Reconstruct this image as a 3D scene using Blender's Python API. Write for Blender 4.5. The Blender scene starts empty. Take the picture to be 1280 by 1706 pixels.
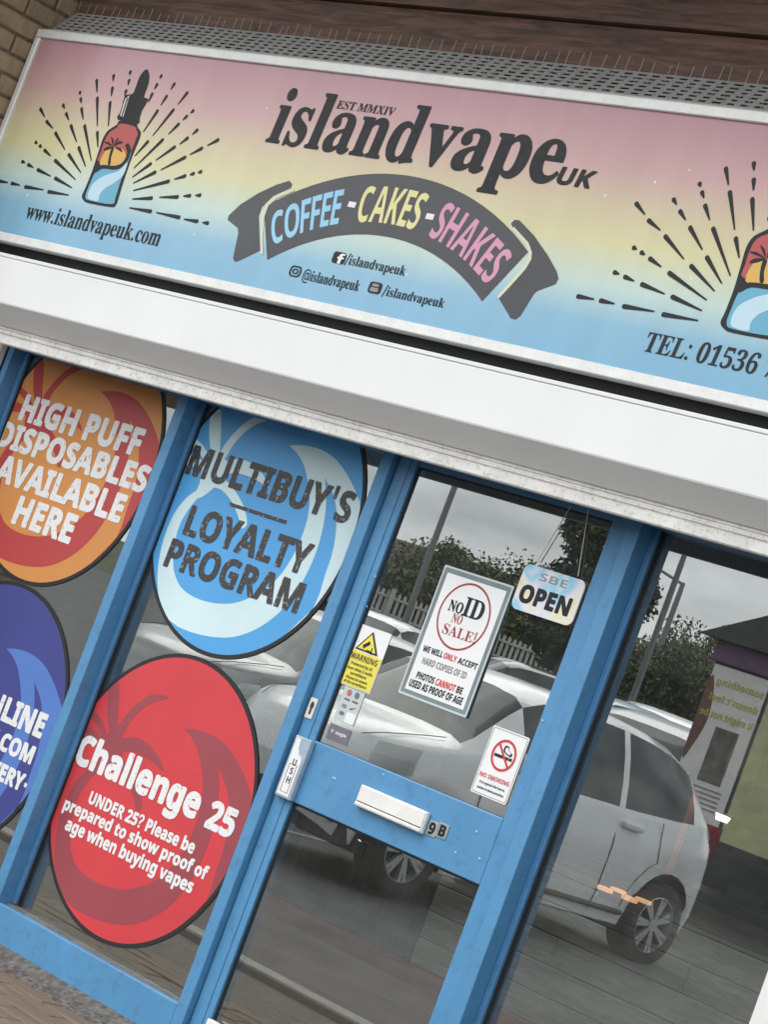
import bpy, bmesh, math, random
from mathutils import Vector, Matrix, Euler

GLYPHS = r"""
S! 196|67 160 63 509 132 509 128 160|98 -4 81 -1 66 9 56 24 52 41 56 58 66 73 81 83 98 86 116 83 130 73 140 58 143 41 140 24 130 9 116 -1
S# 440|242 0 326 509 377 509 294 0|10 140 19 192 400 192 391 140|64 0 147 509 198 509 115 0|40 316 49 368 429 368 421 316
S& 448|197 -7 173 -6 150 -2 129 4 110 12 78 34 54 62 39 96 34 133 37 163 47 189 63 213 85 235 140 279 216 335 237 352 255 375 262 405 258 427 245 445 226 457 201 461 168 453 145 431 139 416 137 399 139 380 145 363 169 327 204 284 438 0 364 0 171 231 121 293 102 319 87 344 78 370 75 398 79 430 91 458 109 481 134 499 165 510 200 513 235 510 266 499 290 482 308 459 320 433 324 404 322 382 315 362 305 342 291 325 256 293 154 217 128 195 110 174 100 154 97 131 100 108 109 87 124 70 143 57 166 49 193 46 223 50 251 59 278 75 301 95 321 121 336 151 346 186 349 224 408 224 407 201 405 180 401 161 397 144 385 115 371 92 345 62 333 47 305 23 271 7 234 -3
S' 206|78 318 70 509 136 509 128 318
S- 453|337 244 337 188 114 188 114 244
S. 188|95 -4 78 -1 63 9 53 24 50 41 53 59 63 73 78 83 95 87 113 83 128 73 138 59 141 41 138 24 128 9 113 -1
S/ 249|235 533 71 -76 14 -76 178 533
S2 384|27 0 27 71 147 192 206 254 225 278 238 300 245 322 248 345 244 370 232 388 213 398 189 402 162 398 136 389 109 373 81 353 26 418 70 451 95 465 123 476 157 484 197 486 219 485 241 482 260 477 278 469 308 449 330 423 344 392 349 357 345 319 333 284 313 252 287 220 271 203 254 186 235 167 215 148 153 90 153 85 362 85 362 0
S4 384|216 0 216 99 11 99 11 170 222 480 315 480 315 178 373 178 373 99 315 99 315 0|101 178 216 178 216 259 217 297 219 338 220 363 218 363 205 337 189 311
S5 384|162 -7 125 -5 91 0 60 8 33 19 33 107 60 95 93 85 127 78 158 76 198 81 227 94 245 118 251 152 245 184 227 206 197 220 155 224 116 221 83 214 42 235 60 480 320 480 320 394 149 394 140 300 165 304 201 306 243 302 279 289 310 269 333 240 342 223 348 204 352 183 353 161 350 124 341 91 326 62 305 38 278 18 245 4 206 -4
S9 384|120 -7 87 -6 55 -2 55 79 83 75 113 73 141 74 166 77 187 83 205 92 233 114 251 144 262 181 267 222 263 222 246 201 225 183 197 171 156 167 127 169 101 176 78 189 58 206 42 228 31 254 24 284 21 318 24 355 32 388 46 416 65 441 89 460 117 474 149 482 185 485 209 483 231 479 253 472 273 462 292 450 309 434 324 415 336 393 347 368 354 340 359 309 360 275 360 254 358 234 357 213 354 193 346 154 333 117 315 83 290 53 276 40 260 28 241 18 221 9 199 2 175 -3 148 -6|185 244 206 247 224 255 239 266 250 280 257 295 259 311 257 333 251 355 241 374 227 390 209 400 187 404 160 399 138 383 124 357 120 320 124 288 136 265 156 249
S: 188|95 -4 78 -1 63 9 53 24 50 41 53 59 63 73 78 83 95 87 113 83 128 73 138 59 141 41 138 24 128 9 113 -1|95 271 78 274 63 284 53 299 50 316 53 334 63 349 78 359 95 362 113 359 128 349 138 334 141 316 138 299 128 284 113 274
S? 358|132 152 132 159 134 200 141 230 153 252 168 269 209 298 230 314 247 334 258 357 262 384 259 406 250 425 237 441 220 452 200 459 178 462 157 459 137 453 120 441 106 425 96 404 92 378 27 378 33 418 49 452 73 479 103 499 138 511 178 516 219 511 255 498 284 478 306 451 319 418 324 382 319 344 306 311 284 284 254 261 219 235 207 221 200 205 195 185 194 158 194 152|164 -4 146 -1 131 9 121 24 118 41 121 58 131 73 146 83 164 86 181 83 196 73 206 58 209 41 206 24 196 9 181 -1
S@ 676|355 -135 319 -134 284 -130 252 -123 221 -114 193 -102 167 -88 144 -72 122 -53 103 -31 87 -8 73 18 61 46 52 77 45 109 42 143 40 179 42 215 46 248 52 280 61 309 73 337 87 363 104 387 123 408 144 427 167 444 192 458 220 470 249 480 281 486 314 490 349 492 383 490 415 486 445 479 472 469 498 457 522 442 543 426 562 407 579 387 594 366 607 343 617 319 625 294 631 268 634 242 635 215 634 178 631 142 625 107 615 76 599 49 579 28 551 15 517 11 476 17 457 24 441 36 429 50 423 68 420 68 408 48 388 30 361 17 326 13 285 18 251 35 224 62 204 96 197 116 192 137 189 159 188 182 190 205 193 226 199 246 207 265 228 297 257 322 291 338 330 343 360 340 385 331 404 319 416 306 419 306 419 335 474 335 474 110 476 91 485 74 499 63 518 59 540 63 557 76 568 97 576 127 578 145 580 166 581 190 581 215 580 237 577 259 573 280 567 301 558 320 548 339 537 357 523 373 507 388 490 402 471 414 450 424 427 432 402 438 376 441 347 442 319 441 292 438 266 432 242 424 220 414 199 402 181 388 164 372 149 354 135 334 124 312 115 289 107 263 102 236 99 208 98 178 99 147 102 119 107 91 115 66 124 43 135 21 149 1 165 -17 182 -32 201 -46 223 -58 246 -68 271 -75 298 -81 327 -84 357 -85 412 -80 458 -69 489 -59 504 -107 464 -120 411 -131|329 65 359 68 382 78 400 95 412 118 419 148 422 185 419 221 411 249 399 269 381 282 358 289 331 292 305 288 283 277 265 260 252 239 244 213 242 185 244 154 251 125 262 101 279 81 301 69
SA 463|0 0 169 482 293 482 463 0 354 0 319 114 144 114 109 0|170 199 295 199 259 311 251 340 240 375 232 407 223 374 212 336 204 311
SB 451|60 0 60 480 210 480 255 478 294 473 327 464 355 453 376 437 391 416 401 389 404 358 399 320 384 289 361 266 330 255 330 251 353 245 373 234 391 220 404 199 413 173 416 139 413 108 404 81 389 57 369 37 343 21 313 9 279 2 240 0|162 289 221 289 258 293 282 304 295 321 300 345 294 368 279 384 253 393 216 396 162 396|162 84 228 84 267 88 292 102 306 122 310 149 306 173 292 192 266 205 225 209 162 209
SC 428|255 -7 219 -5 187 1 158 10 133 24 110 41 91 61 75 84 62 110 52 139 45 170 40 203 39 239 41 274 46 307 54 338 65 367 80 394 97 417 118 437 141 455 168 468 197 478 229 484 264 486 300 484 335 477 371 467 404 453 371 370 317 392 290 399 264 402 236 399 212 391 192 377 175 358 161 334 151 306 146 274 144 238 146 202 151 171 160 143 172 120 189 102 209 88 235 81 264 78 293 80 323 85 386 103 386 18 355 7 324 -1 291 -5
SD 497|60 0 60 480 211 480 247 478 281 473 313 464 342 453 368 438 391 419 411 398 427 374 441 346 450 315 456 282 458 244 454 187 441 138 419 96 389 61 351 35 306 15 255 4 196 0|162 84 206 84 270 94 316 123 343 173 353 242 350 279 344 311 333 338 318 359 298 375 275 387 248 394 216 396 162 396
SE 376|60 0 60 480 336 480 336 396 162 396 162 291 324 291 324 208 162 208 162 84 336 84 336 0
SF 369|60 0 60 480 335 480 335 396 161 396 161 273 323 273 323 189 161 189 161 0
SG 486|262 -7 211 -3 167 9 129 29 97 56 71 92 53 134 43 184 39 240 41 277 46 311 55 342 68 371 84 397 104 420 127 439 153 456 183 469 215 479 251 484 289 486 327 484 365 478 400 469 432 457 398 375 375 386 348 394 319 400 289 402 247 397 212 381 183 357 162 325 154 306 148 285 145 262 144 238 145 216 147 194 151 174 156 155 173 123 197 98 229 83 269 78 305 80 333 85 333 185 242 185 242 269 433 269 433 21 414 15 394 9 374 5 354 1 333 -3 311 -5 287 -6
SH 514|60 0 60 480 162 480 162 291 352 291 352 480 453 480 453 0 352 0 352 207 162 207 162 0
SI 261|21 0 21 58 80 85 80 395 21 422 21 480 240 480 240 422 181 395 181 85 240 58 240 0
SK 446|60 0 60 480 162 480 162 260 181 288 202 316 332 480 445 480 277 267 446 0 330 0 205 202 162 171 162 0
SL 379|60 0 60 480 162 480 162 84 357 84 357 0
SM 633|60 0 60 480 199 480 312 113 314 113 435 480 573 480 573 0 478 0 478 227 479 279 481 335 483 375 480 375 357 0 263 0 148 376 145 376 148 336 150 278 151 223 151 0
SN 546|60 0 60 480 189 480 397 120 399 120 396 187 394 253 394 480 486 480 486 0 357 0 148 363 145 363 149 294 151 226 151 0
SO 535|267 -7 230 -5 196 1 166 11 139 24 115 41 95 61 77 84 63 111 53 140 45 171 40 205 39 241 40 277 45 311 53 342 63 371 77 397 95 420 115 440 139 456 166 470 196 479 230 485 268 487 305 485 339 479 369 470 396 456 420 440 440 420 457 397 471 370 482 341 490 310 494 277 496 240 494 204 490 171 482 139 471 110 457 84 440 61 420 41 396 24 369 11 339 1 305 -5|267 79 298 81 323 89 344 103 361 122 373 146 382 173 387 205 389 240 387 276 382 308 373 336 361 359 344 378 323 392 298 400 268 402 238 400 212 392 191 378 175 359 162 336 153 308 148 276 146 240 148 205 153 173 162 146 175 122 191 103 212 89 238 81
SP 422|60 0 60 480 214 480 257 477 294 470 324 457 349 440 368 418 381 392 389 363 392 330 390 309 387 289 382 270 374 252 364 234 351 219 335 205 316 193 294 183 268 176 239 172 206 171 162 171 162 0|162 254 195 254 234 258 264 271 282 293 289 326 284 357 269 379 243 392 208 396 162 396
SR 443|60 0 60 480 200 480 246 477 285 471 318 459 345 444 365 424 380 399 389 370 392 336 388 305 379 278 365 256 346 237 325 221 302 209 443 0 330 0 216 184 162 184 162 0|162 267 195 267 238 271 267 283 283 304 289 333 283 362 266 382 236 393 193 396 162 396
SS 370|167 -7 130 -5 95 1 62 10 31 22 31 117 102 90 138 80 175 77 207 81 228 92 240 108 244 128 237 153 217 172 187 189 150 207 114 225 77 253 61 272 48 293 39 319 36 350 39 380 47 407 61 431 80 450 104 466 131 477 163 484 199 486 235 484 270 478 305 467 341 453 308 373 249 394 223 400 195 402 170 398 151 388 140 373 136 353 141 330 158 313 187 296 226 277 260 259 289 241 312 220 329 196 340 168 343 133 340 103 332 76 317 52 297 31 272 15 242 3 206 -4
ST 389|144 0 144 395 13 395 13 480 375 480 375 395 245 395 245 0
SU 508|252 -7 207 -4 168 5 134 21 107 42 85 68 70 98 60 133 57 171 57 480 158 480 158 186 160 159 165 136 172 117 183 103 213 85 255 79 297 85 327 105 337 120 344 138 348 161 349 187 349 480 451 480 451 169 449 145 445 122 438 100 429 80 417 61 401 44 384 29 363 16 340 6 313 -1 284 -5
SV 437|163 0 0 480 103 480 193 194 200 167 211 125 218 89 225 125 236 167 243 194 334 480 437 480 273 0
SW 649|122 0 0 480 100 480 161 218 170 179 179 132 185 92 191 132 199 177 207 211 277 480 373 480 443 211 450 177 459 132 465 92 471 132 480 179 488 218 549 480 649 480 527 0 412 0 347 252 342 274 335 306 328 339 324 364 321 339 314 307 308 274 302 251 238 0
SY 419|159 0 159 183 0 480 110 480 210 282 310 480 419 480 260 187 260 0
Sa 406|142 -7 118 -5 97 0 78 9 60 22 46 38 36 58 30 82 28 109 31 137 38 160 51 180 69 196 92 208 120 217 154 223 192 226 256 228 256 244 252 269 241 287 223 297 199 300 172 298 146 292 95 273 62 341 94 355 128 365 165 372 203 374 238 372 268 366 294 356 316 342 333 324 345 302 353 275 355 244 355 0 285 0 266 50 263 50 239 24 214 7 183 -3|179 66 209 71 234 86 250 109 256 140 256 170 217 169 176 164 150 151 136 132 131 109 134 89 144 76 160 69
Sb 425|254 -7 218 -3 190 8 169 23 152 40 146 40 129 0 52 0 52 510 152 510 152 392 151 351 148 319 152 319 170 340 192 358 221 369 257 373 286 370 312 361 336 346 357 325 373 299 385 266 393 228 395 184 392 140 385 101 373 69 356 42 335 20 311 5 284 -4|226 75 253 82 275 103 283 119 288 138 292 160 293 185 292 211 288 232 282 251 274 266 253 287 224 293 191 287 170 269 157 239 152 195 152 185 153 160 156 138 161 119 168 103 190 82
Sc 345|201 -7 163 -4 129 5 100 19 75 39 55 65 41 97 33 136 30 181 32 213 36 242 43 268 53 291 66 311 80 328 97 342 117 353 138 362 160 368 184 372 210 373 245 372 276 366 324 349 295 271 251 287 210 293 176 286 152 265 137 230 132 182 134 156 137 134 144 116 153 101 177 81 210 75 240 77 266 83 290 93 313 106 313 21 290 8 265 0 236 -5
Sd 425|169 -7 139 -4 113 5 90 20 69 41 52 68 40 101 33 139 30 183 33 227 40 265 52 298 69 325 90 346 114 361 141 370 171 373 207 370 236 358 259 341 277 320 280 320 275 351 273 393 273 510 373 510 373 0 296 0 277 48 273 48 255 27 233 9 204 -3|203 73 239 79 262 98 275 128 279 171 279 182 278 207 275 229 270 248 263 264 240 285 202 292 173 285 150 264 142 248 136 229 133 207 132 181 133 156 136 134 142 116 150 100 173 80
Se 397|218 -7 192 -5 166 -2 143 5 121 14 101 25 83 40 68 56 54 76 44 98 36 123 32 150 30 181 32 212 36 240 42 265 52 288 64 308 78 325 94 340 113 352 133 361 155 368 178 372 203 373 239 371 271 363 300 349 324 330 343 306 357 278 365 245 368 207 368 158 132 158 139 121 157 92 185 74 223 68 257 70 287 75 317 84 347 97 347 19 320 8 290 0 257 -5|134 225 274 225 269 256 257 280 235 297 204 302 178 298 156 283 141 259
Sf 260|69 0 69 291 13 291 13 340 69 367 69 394 72 435 84 466 103 488 129 503 161 511 198 514 252 509 290 498 265 425 240 431 209 435 191 431 178 422 171 407 169 390 169 367 255 367 255 291 169 291 169 0
Sg 425|189 -161 152 -160 117 -156 84 -150 52 -140 52 -60 87 -72 122 -81 158 -86 195 -88 229 -83 253 -67 268 -41 273 -5 273 3 274 26 275 48 273 48 252 23 228 6 200 -4 169 -7 138 -4 111 6 87 21 67 43 51 71 39 103 33 140 30 183 33 225 40 263 51 295 68 323 88 345 112 361 140 370 171 373 203 370 232 360 256 343 277 320 280 320 288 367 373 367 373 -1 370 -38 361 -70 347 -97 326 -120 300 -138 269 -151 232 -159|204 72 237 77 261 94 275 124 279 170 279 182 278 209 275 233 269 252 261 267 238 286 203 292 172 285 150 264 137 230 132 181 137 133 150 99 173 79
Sh 441|52 0 52 510 152 510 152 406 151 355 148 320 153 320 173 344 198 361 227 370 259 373 288 371 313 365 335 355 355 342 371 323 382 300 389 272 391 239 391 0 291 0 291 214 287 249 276 274 258 289 232 293 194 286 170 262 162 245 157 224 154 200 152 173 152 0
Si 205|103 412 82 415 64 423 52 438 48 461 52 485 64 500 82 508 103 510 123 508 141 500 153 485 157 461 153 438 141 423 123 415|52 0 52 367 152 367 152 0
Sk 416|52 0 52 510 152 510 152 282 151 241 147 199 148 199 169 228 192 255 295 367 408 367 262 208 416 0 301 0 195 148 152 114 152 0
Sl 205|52 0 52 510 152 510 152 0
Sm 660|52 0 52 367 129 367 142 320 148 320 168 344 194 361 224 370 255 373 292 370 323 360 348 344 366 320 375 320 395 344 421 361 452 370 483 373 512 371 538 365 559 355 577 342 591 323 601 300 607 272 609 239 609 0 509 0 509 214 506 249 495 274 478 289 454 293 420 286 398 265 390 250 385 231 382 209 381 184 381 0 281 0 281 214 277 249 267 274 250 289 226 293 190 286 168 262 161 245 156 224 153 200 152 173 152 0
Sn 441|52 0 52 367 129 367 142 320 148 320 168 344 196 361 227 370 261 373 289 371 314 365 336 355 355 342 371 323 382 300 389 272 391 239 391 0 291 0 291 214 287 249 277 274 258 289 232 293 193 286 169 262 162 245 157 224 154 200 152 173 152 0
So 416|207 -7 182 -5 159 -1 137 6 116 15 97 28 80 43 66 60 53 80 43 103 36 128 32 155 30 184 33 227 42 265 57 297 78 324 104 346 134 361 169 370 209 373 234 372 258 368 280 361 300 351 319 339 336 324 350 307 363 287 373 265 380 240 384 213 385 184 382 141 373 103 358 70 337 43 311 21 281 6 246 -4|208 74 242 81 266 102 273 117 279 136 282 158 283 184 282 210 279 232 273 250 266 266 242 286 208 293 173 286 150 266 142 250 137 232 133 210 132 184 133 158 137 136 142 117 150 102 174 81
Sp 425|52 -161 52 367 134 367 148 319 152 319 170 340 192 357 221 369 257 373 286 370 312 361 336 346 357 325 373 299 385 266 393 228 395 184 392 140 385 102 373 69 355 42 334 21 310 5 283 -4 254 -7 218 -3 191 8 169 23 152 40 147 40 152 -13 152 -161|226 75 255 82 276 103 284 119 289 138 292 160 293 185 289 233 276 266 254 287 224 293 191 287 170 269 157 239 152 195 152 185 153 160 156 138 161 119 168 103 190 82
Sr 305|52 0 52 367 128 367 143 305 148 305 167 331 192 353 222 368 257 373 275 373 291 371 283 277 270 279 254 280 229 278 205 271 184 259 167 242 156 218 152 187 152 0
Ss 334|152 -7 116 -5 86 -2 58 5 31 15 31 97 62 85 95 75 127 69 155 66 180 69 197 75 206 85 210 98 204 115 183 132 130 156 99 171 74 185 55 201 41 220 33 243 30 271 33 295 40 316 53 334 70 348 91 359 116 367 144 372 175 373 209 372 240 367 272 358 304 345 274 273 223 292 199 298 174 300 141 293 130 275 135 260 157 244 206 223 261 196 281 181 296 162 305 139 308 109 306 83 298 60 286 40 269 23 247 10 220 1 188 -5
St 291|178 -7 147 -4 119 4 96 19 78 41 67 73 63 115 63 291 15 291 15 334 71 367 99 445 163 445 163 367 266 367 266 291 163 291 163 115 166 97 175 84 189 76 207 73 239 77 270 85 270 10 230 -2
Su 441|181 -7 153 -5 127 1 105 11 86 25 70 44 59 67 53 95 50 128 50 367 150 367 150 152 154 118 165 93 183 78 210 73 248 81 272 104 279 122 285 142 288 167 289 194 289 367 389 367 389 0 312 0 299 47 293 47 273 23 245 6 214 -4
Sv 382|140 0 0 367 105 367 175 158 185 119 189 83 192 83 197 120 207 158 277 367 382 367 242 0
Sw 575|111 0 7 367 106 367 148 204 157 164 164 119 169 84 171 84 174 109 179 142 184 172 188 191 233 367 343 367 386 191 393 161 399 118 402 84 405 84 410 117 417 163 426 204 470 367 568 367 463 0 354 0 326 128 318 162 307 211 296 258 288 290 285 290 278 258 267 211 256 162 248 127 218 0
Sy 382|74 -161 45 -160 23 -156 23 -77 41 -79 62 -81 91 -76 112 -61 129 -40 140 -15 146 3 0 367 109 367 179 161 187 130 191 97 193 97 198 130 207 161 275 367 382 367 227 -47 215 -74 201 -97 185 -117 166 -133 145 -145 123 -154 99 -159
R0 375|188 -7 159 -5 133 1 110 11 91 24 74 41 60 61 48 84 39 111 32 140 27 171 24 205 23 241 24 277 27 311 32 342 39 371 48 397 60 420 74 439 91 456 110 469 133 479 159 484 189 486 217 484 242 479 264 469 283 456 300 439 314 419 326 397 336 370 343 341 348 310 352 277 353 240 352 204 348 171 343 139 336 110 326 84 314 61 300 41 283 24 263 11 241 1 216 -5|188 37 219 50 237 91 242 120 246 155 248 195 248 240 248 286 246 326 242 360 237 390 219 429 189 443 157 429 139 390 134 360 130 326 128 286 127 240 128 195 130 155 134 120 139 91 157 50
R1 375|65 0 65 36 120 36 135 38 146 45 152 58 154 79 154 416 108 365 87 351 67 346 52 349 40 359 31 375 28 396 74 412 101 426 132 447 179 482 254 482 254 79 261 47 271 38 288 36 343 36 343 0
R3 375|163 -7 139 -6 117 -4 98 0 81 5 53 18 34 35 23 54 19 74 23 96 36 113 54 123 76 126 82 89 99 62 125 46 158 40 180 42 199 49 216 61 230 79 238 105 241 139 234 174 214 202 199 213 181 221 161 225 137 227 95 227 95 269 140 269 178 275 204 296 220 327 225 367 221 400 211 424 193 440 169 445 148 441 133 430 122 413 116 391 111 341 75 345 47 356 30 374 24 401 34 434 62 461 83 472 108 480 138 485 173 486 207 484 237 479 263 470 286 458 304 442 317 423 325 401 328 377 326 355 320 335 311 317 298 301 283 287 265 275 246 264 225 256 252 249 279 238 305 222 326 201 340 174 345 138 341 101 329 70 312 44 288 25 261 10 230 1 197 -5
R5 375|165 -7 141 -6 119 -4 100 0 84 5 58 18 40 35 30 54 27 75 31 95 42 109 59 118 81 121 88 83 97 66 111 52 130 43 154 40 176 43 195 50 212 63 226 83 234 111 237 148 231 192 213 223 184 241 146 247 103 243 71 235 40 247 62 480 316 480 319 357 281 357 275 380 267 399 244 406 105 406 94 281 126 288 168 291 205 289 238 282 267 271 293 256 313 235 328 211 337 181 340 148 336 108 324 75 306 48 282 27 255 12 226 1 195 -5
R6 375|197 -7 173 -5 150 -1 129 7 109 18 92 32 76 49 62 69 51 93 42 120 35 151 32 184 30 222 31 249 33 275 37 301 42 325 49 349 57 370 66 391 77 409 90 426 104 441 120 455 137 466 156 475 176 481 198 485 222 486 261 484 291 476 313 464 329 449 338 431 340 412 336 393 322 376 298 364 260 360 256 400 243 434 232 443 216 447 180 435 152 401 142 375 134 345 128 309 125 269 161 286 186 292 218 294 247 292 273 285 295 274 315 258 331 237 343 214 350 186 352 155 349 121 342 90 330 62 313 38 291 19 264 5 233 -4|199 38 222 44 239 64 246 79 251 98 254 121 255 148 254 174 250 196 245 214 238 228 219 247 193 253 174 251 154 243 125 221 127 176 131 138 137 106 147 81 170 48
R7 375|111 0 289 406 113 406 86 398 74 372 70 338 30 338 33 480 353 480 353 447 168 0
RA 437|-9 0 -9 18 9 21 24 30 36 47 49 75 206 466 224 465 384 87 399 55 411 34 425 22 443 18 443 0 229 0 229 18 270 25 283 46 273 81 253 132 103 132 79 71 76 59 75 48 87 26 124 18 128 18 128 0|113 161 242 161 177 319
RD 496|20 0 20 17 47 21 63 30 71 46 74 75 74 374 71 407 61 426 43 435 15 439 15 455 222 455 278 452 328 441 370 422 405 396 433 364 452 325 464 279 468 228 453 128 408 57 333 14 228 0|222 24 253 27 279 37 302 53 319 75 333 104 343 139 349 181 351 229 343 318 319 382 279 420 223 433 202 431 190 423 184 409 182 385 182 72 184 48 190 34 202 27
RE 442|14 0 14 17 44 20 62 30 72 48 75 78 75 369 72 405 62 425 44 435 16 439 16 455 399 455 399 320 383 320 378 349 369 373 356 392 340 406 320 417 295 424 266 429 232 430 200 428 186 417 183 388 183 246 193 246 232 252 259 269 269 282 277 300 283 321 288 345 304 345 304 118 287 118 282 154 273 181 259 201 241 213 216 220 185 222 183 222 183 67 185 47 192 35 206 29 230 28 254 28 276 30 295 34 313 39 345 53 371 75 393 105 411 143 430 143 402 0
RI 261|13 0 13 17 42 23 61 32 72 49 75 75 75 387 72 412 63 427 45 435 13 439 13 455 244 455 244 439 214 435 196 427 186 412 183 387 183 77 187 44 206 26 246 17 246 0
RL 426|15 0 15 17 45 22 62 32 72 50 75 81 75 379 71 407 62 425 44 434 16 439 16 455 250 455 250 439 208 434 196 427 188 416 182 379 182 83 185 47 200 31 234 28 257 28 278 31 297 34 315 40 345 56 370 80 381 95 391 112 400 132 409 154 427 154 402 0
RM 634|14 0 14 17 43 22 61 32 72 50 75 79 75 382 71 416 53 432 15 439 15 455 185 455 317 142 449 455 617 455 617 439 590 433 573 423 563 405 560 378 560 85 565 43 571 31 582 23 617 17 617 0 396 0 396 17 433 25 443 32 450 44 455 83 455 399 288 0 270 0 105 389 105 80 109 48 120 30 139 20 169 17 169 0
RN 494|403 -11 107 350 107 79 110 49 119 31 136 21 167 17 167 0 18 0 18 17 54 23 71 41 76 79 76 388 36 433 18 439 18 455 156 455 391 169 391 377 386 414 369 431 331 439 331 455 480 455 480 439 450 434 433 425 425 407 422 377 422 -11
RO 525|261 -11 236 -10 213 -6 190 -1 169 7 148 17 129 29 111 43 94 58 79 75 66 93 55 113 45 134 37 156 32 179 29 203 28 228 29 252 32 276 37 299 45 321 55 342 66 362 79 380 95 397 112 413 130 426 149 438 170 448 192 456 216 462 240 465 265 466 290 465 313 462 336 456 357 448 378 439 397 427 415 414 431 399 446 382 459 364 471 344 481 323 488 301 494 277 497 253 498 228 497 203 494 179 488 156 481 134 471 113 459 93 446 75 430 58 414 43 395 29 376 17 355 7 333 -1 310 -6 286 -10|265 12 315 26 351 66 372 133 379 228 377 278 371 321 362 358 348 389 330 412 310 430 286 440 260 443 210 430 174 389 152 322 145 228 147 178 153 135 163 98 177 67 195 43 215 26 238 16
RS 390|43 -11 43 158 62 158 72 124 83 94 96 70 111 50 129 34 149 24 172 17 197 15 231 20 257 36 273 60 279 89 275 110 265 129 248 146 225 160 163 191 135 205 112 221 92 236 77 253 65 270 56 289 51 309 50 332 54 370 67 403 88 429 115 449 148 462 185 466 229 461 282 448 291 446 300 445 313 450 320 466 339 466 339 319 322 319 310 354 293 385 272 410 248 429 222 441 194 445 163 440 140 426 125 406 120 380 124 356 137 336 159 319 189 303 253 273 290 253 317 233 337 211 350 188 357 162 359 133 354 93 339 58 314 29 281 8 261 0 240 -6 217 -9 192 -10 158 -8 126 1 98 9 85 12 69 7 61 -11
RT 423|92 0 92 17 123 21 142 31 152 50 156 81 156 433 149 433 124 431 102 426 82 416 65 403 51 387 41 367 33 344 29 318 11 318 11 455 410 455 410 317 394 317 381 368 357 404 319 426 269 433 263 433 263 81 267 49 276 30 296 21 328 17 328 0
RV 428|212 -13 44 381 22 420 8 432 -14 439 -14 455 211 455 211 439 184 437 166 432 156 423 152 410 161 378 259 143 348 377 355 409 351 423 342 432 324 437 299 439 299 455 442 455 442 439 423 436 408 427 395 411 382 383 230 -13
RX 471|11 0 11 17 33 21 53 30 72 45 90 66 193 208 78 386 47 425 33 435 16 439 14 439 14 455 244 455 244 439 229 439 200 433 190 415 201 388 265 289 322 373 335 396 339 414 328 432 293 439 293 455 458 455 458 439 455 439 427 435 403 423 380 403 357 373 281 265 413 57 436 28 461 17 464 17 464 0 238 0 238 17 243 17 278 23 290 41 286 57 275 79 210 183 138 81 128 62 124 45 137 24 174 17 174 0
Ra 344|255 -10 216 1 200 35 176 16 151 2 124 -6 95 -9 64 -4 40 11 25 34 20 63 23 84 31 104 45 121 63 136 88 150 119 164 156 177 199 190 199 241 196 266 187 282 171 292 148 296 115 290 104 274 113 257 123 231 120 215 110 202 95 194 77 191 59 194 45 203 36 218 33 236 37 259 49 278 69 295 95 308 126 316 162 318 195 317 223 312 246 304 263 292 276 277 285 259 291 236 293 210 293 62 295 40 304 34 320 42 329 28 312 11 294 -1 275 -8|151 34 174 41 199 63 199 169 164 157 138 139 123 114 118 84 126 46
Rc 293|156 -10 119 -5 87 11 59 35 38 68 30 87 24 106 21 128 19 150 21 174 25 196 31 217 40 237 51 255 64 271 79 285 96 297 114 307 133 313 153 318 175 319 218 314 250 298 271 275 277 245 275 228 266 215 253 207 236 204 206 216 196 251 197 261 197 271 190 290 169 297 144 290 126 269 116 235 112 187 114 153 118 123 126 97 137 76 166 48 204 38 239 47 271 72 285 60 258 30 227 8 193 -6
Rd 370|140 -10 107 -5 78 10 53 35 35 66 28 85 23 104 20 125 19 147 21 172 24 196 29 217 36 237 55 272 81 297 112 313 146 318 168 316 189 309 207 297 223 280 223 401 220 419 212 430 198 437 176 439 176 455 319 455 319 75 325 41 335 32 353 28 353 11 325 9 294 6 260 -1 223 -10 223 39 207 18 188 2 166 -7|171 28 187 31 202 41 215 56 223 76 223 242 217 257 206 270 191 278 174 281 147 273 130 250 125 232 121 210 118 184 118 153 118 124 120 98 124 76 130 58 146 36
Re 301|154 -10 117 -5 85 10 58 35 37 69 29 88 24 109 21 132 19 157 21 180 24 201 30 222 38 240 59 273 87 298 120 313 157 318 185 316 209 309 230 297 249 280 264 259 274 234 281 206 283 173 283 166 117 166 123 112 138 73 164 50 199 42 219 45 237 53 254 67 270 86 285 73 258 36 228 11 193 -5|116 192 201 192 201 215 199 252 193 277 181 292 161 297 141 291 127 274 119 244 116 203
Ri 198|101 362 81 366 65 376 54 393 50 412 54 432 65 449 81 460 101 463 120 460 137 449 147 432 151 412 147 393 136 376 120 366|18 0 18 16 35 19 45 26 51 37 52 56 52 252 47 285 37 291 20 293 21 310 148 310 148 56 154 26 164 19 180 16 180 0
Rk 359|17 0 17 16 35 19 45 26 51 38 52 56 52 398 47 429 38 436 20 439 21 455 148 455 148 169 227 248 240 264 244 278 235 290 209 293 206 293 206 310 345 310 345 293 308 284 275 260 222 209 346 34 360 21 376 16 376 0 211 0 211 16 217 16 234 20 239 32 232 49 163 147 148 134 148 56 154 26 164 19 180 16 180 0
Rl 199|18 0 18 16 35 19 45 26 51 37 52 56 52 398 47 429 38 436 20 439 20 455 148 455 148 56 154 26 164 19 180 16 180 0
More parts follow.
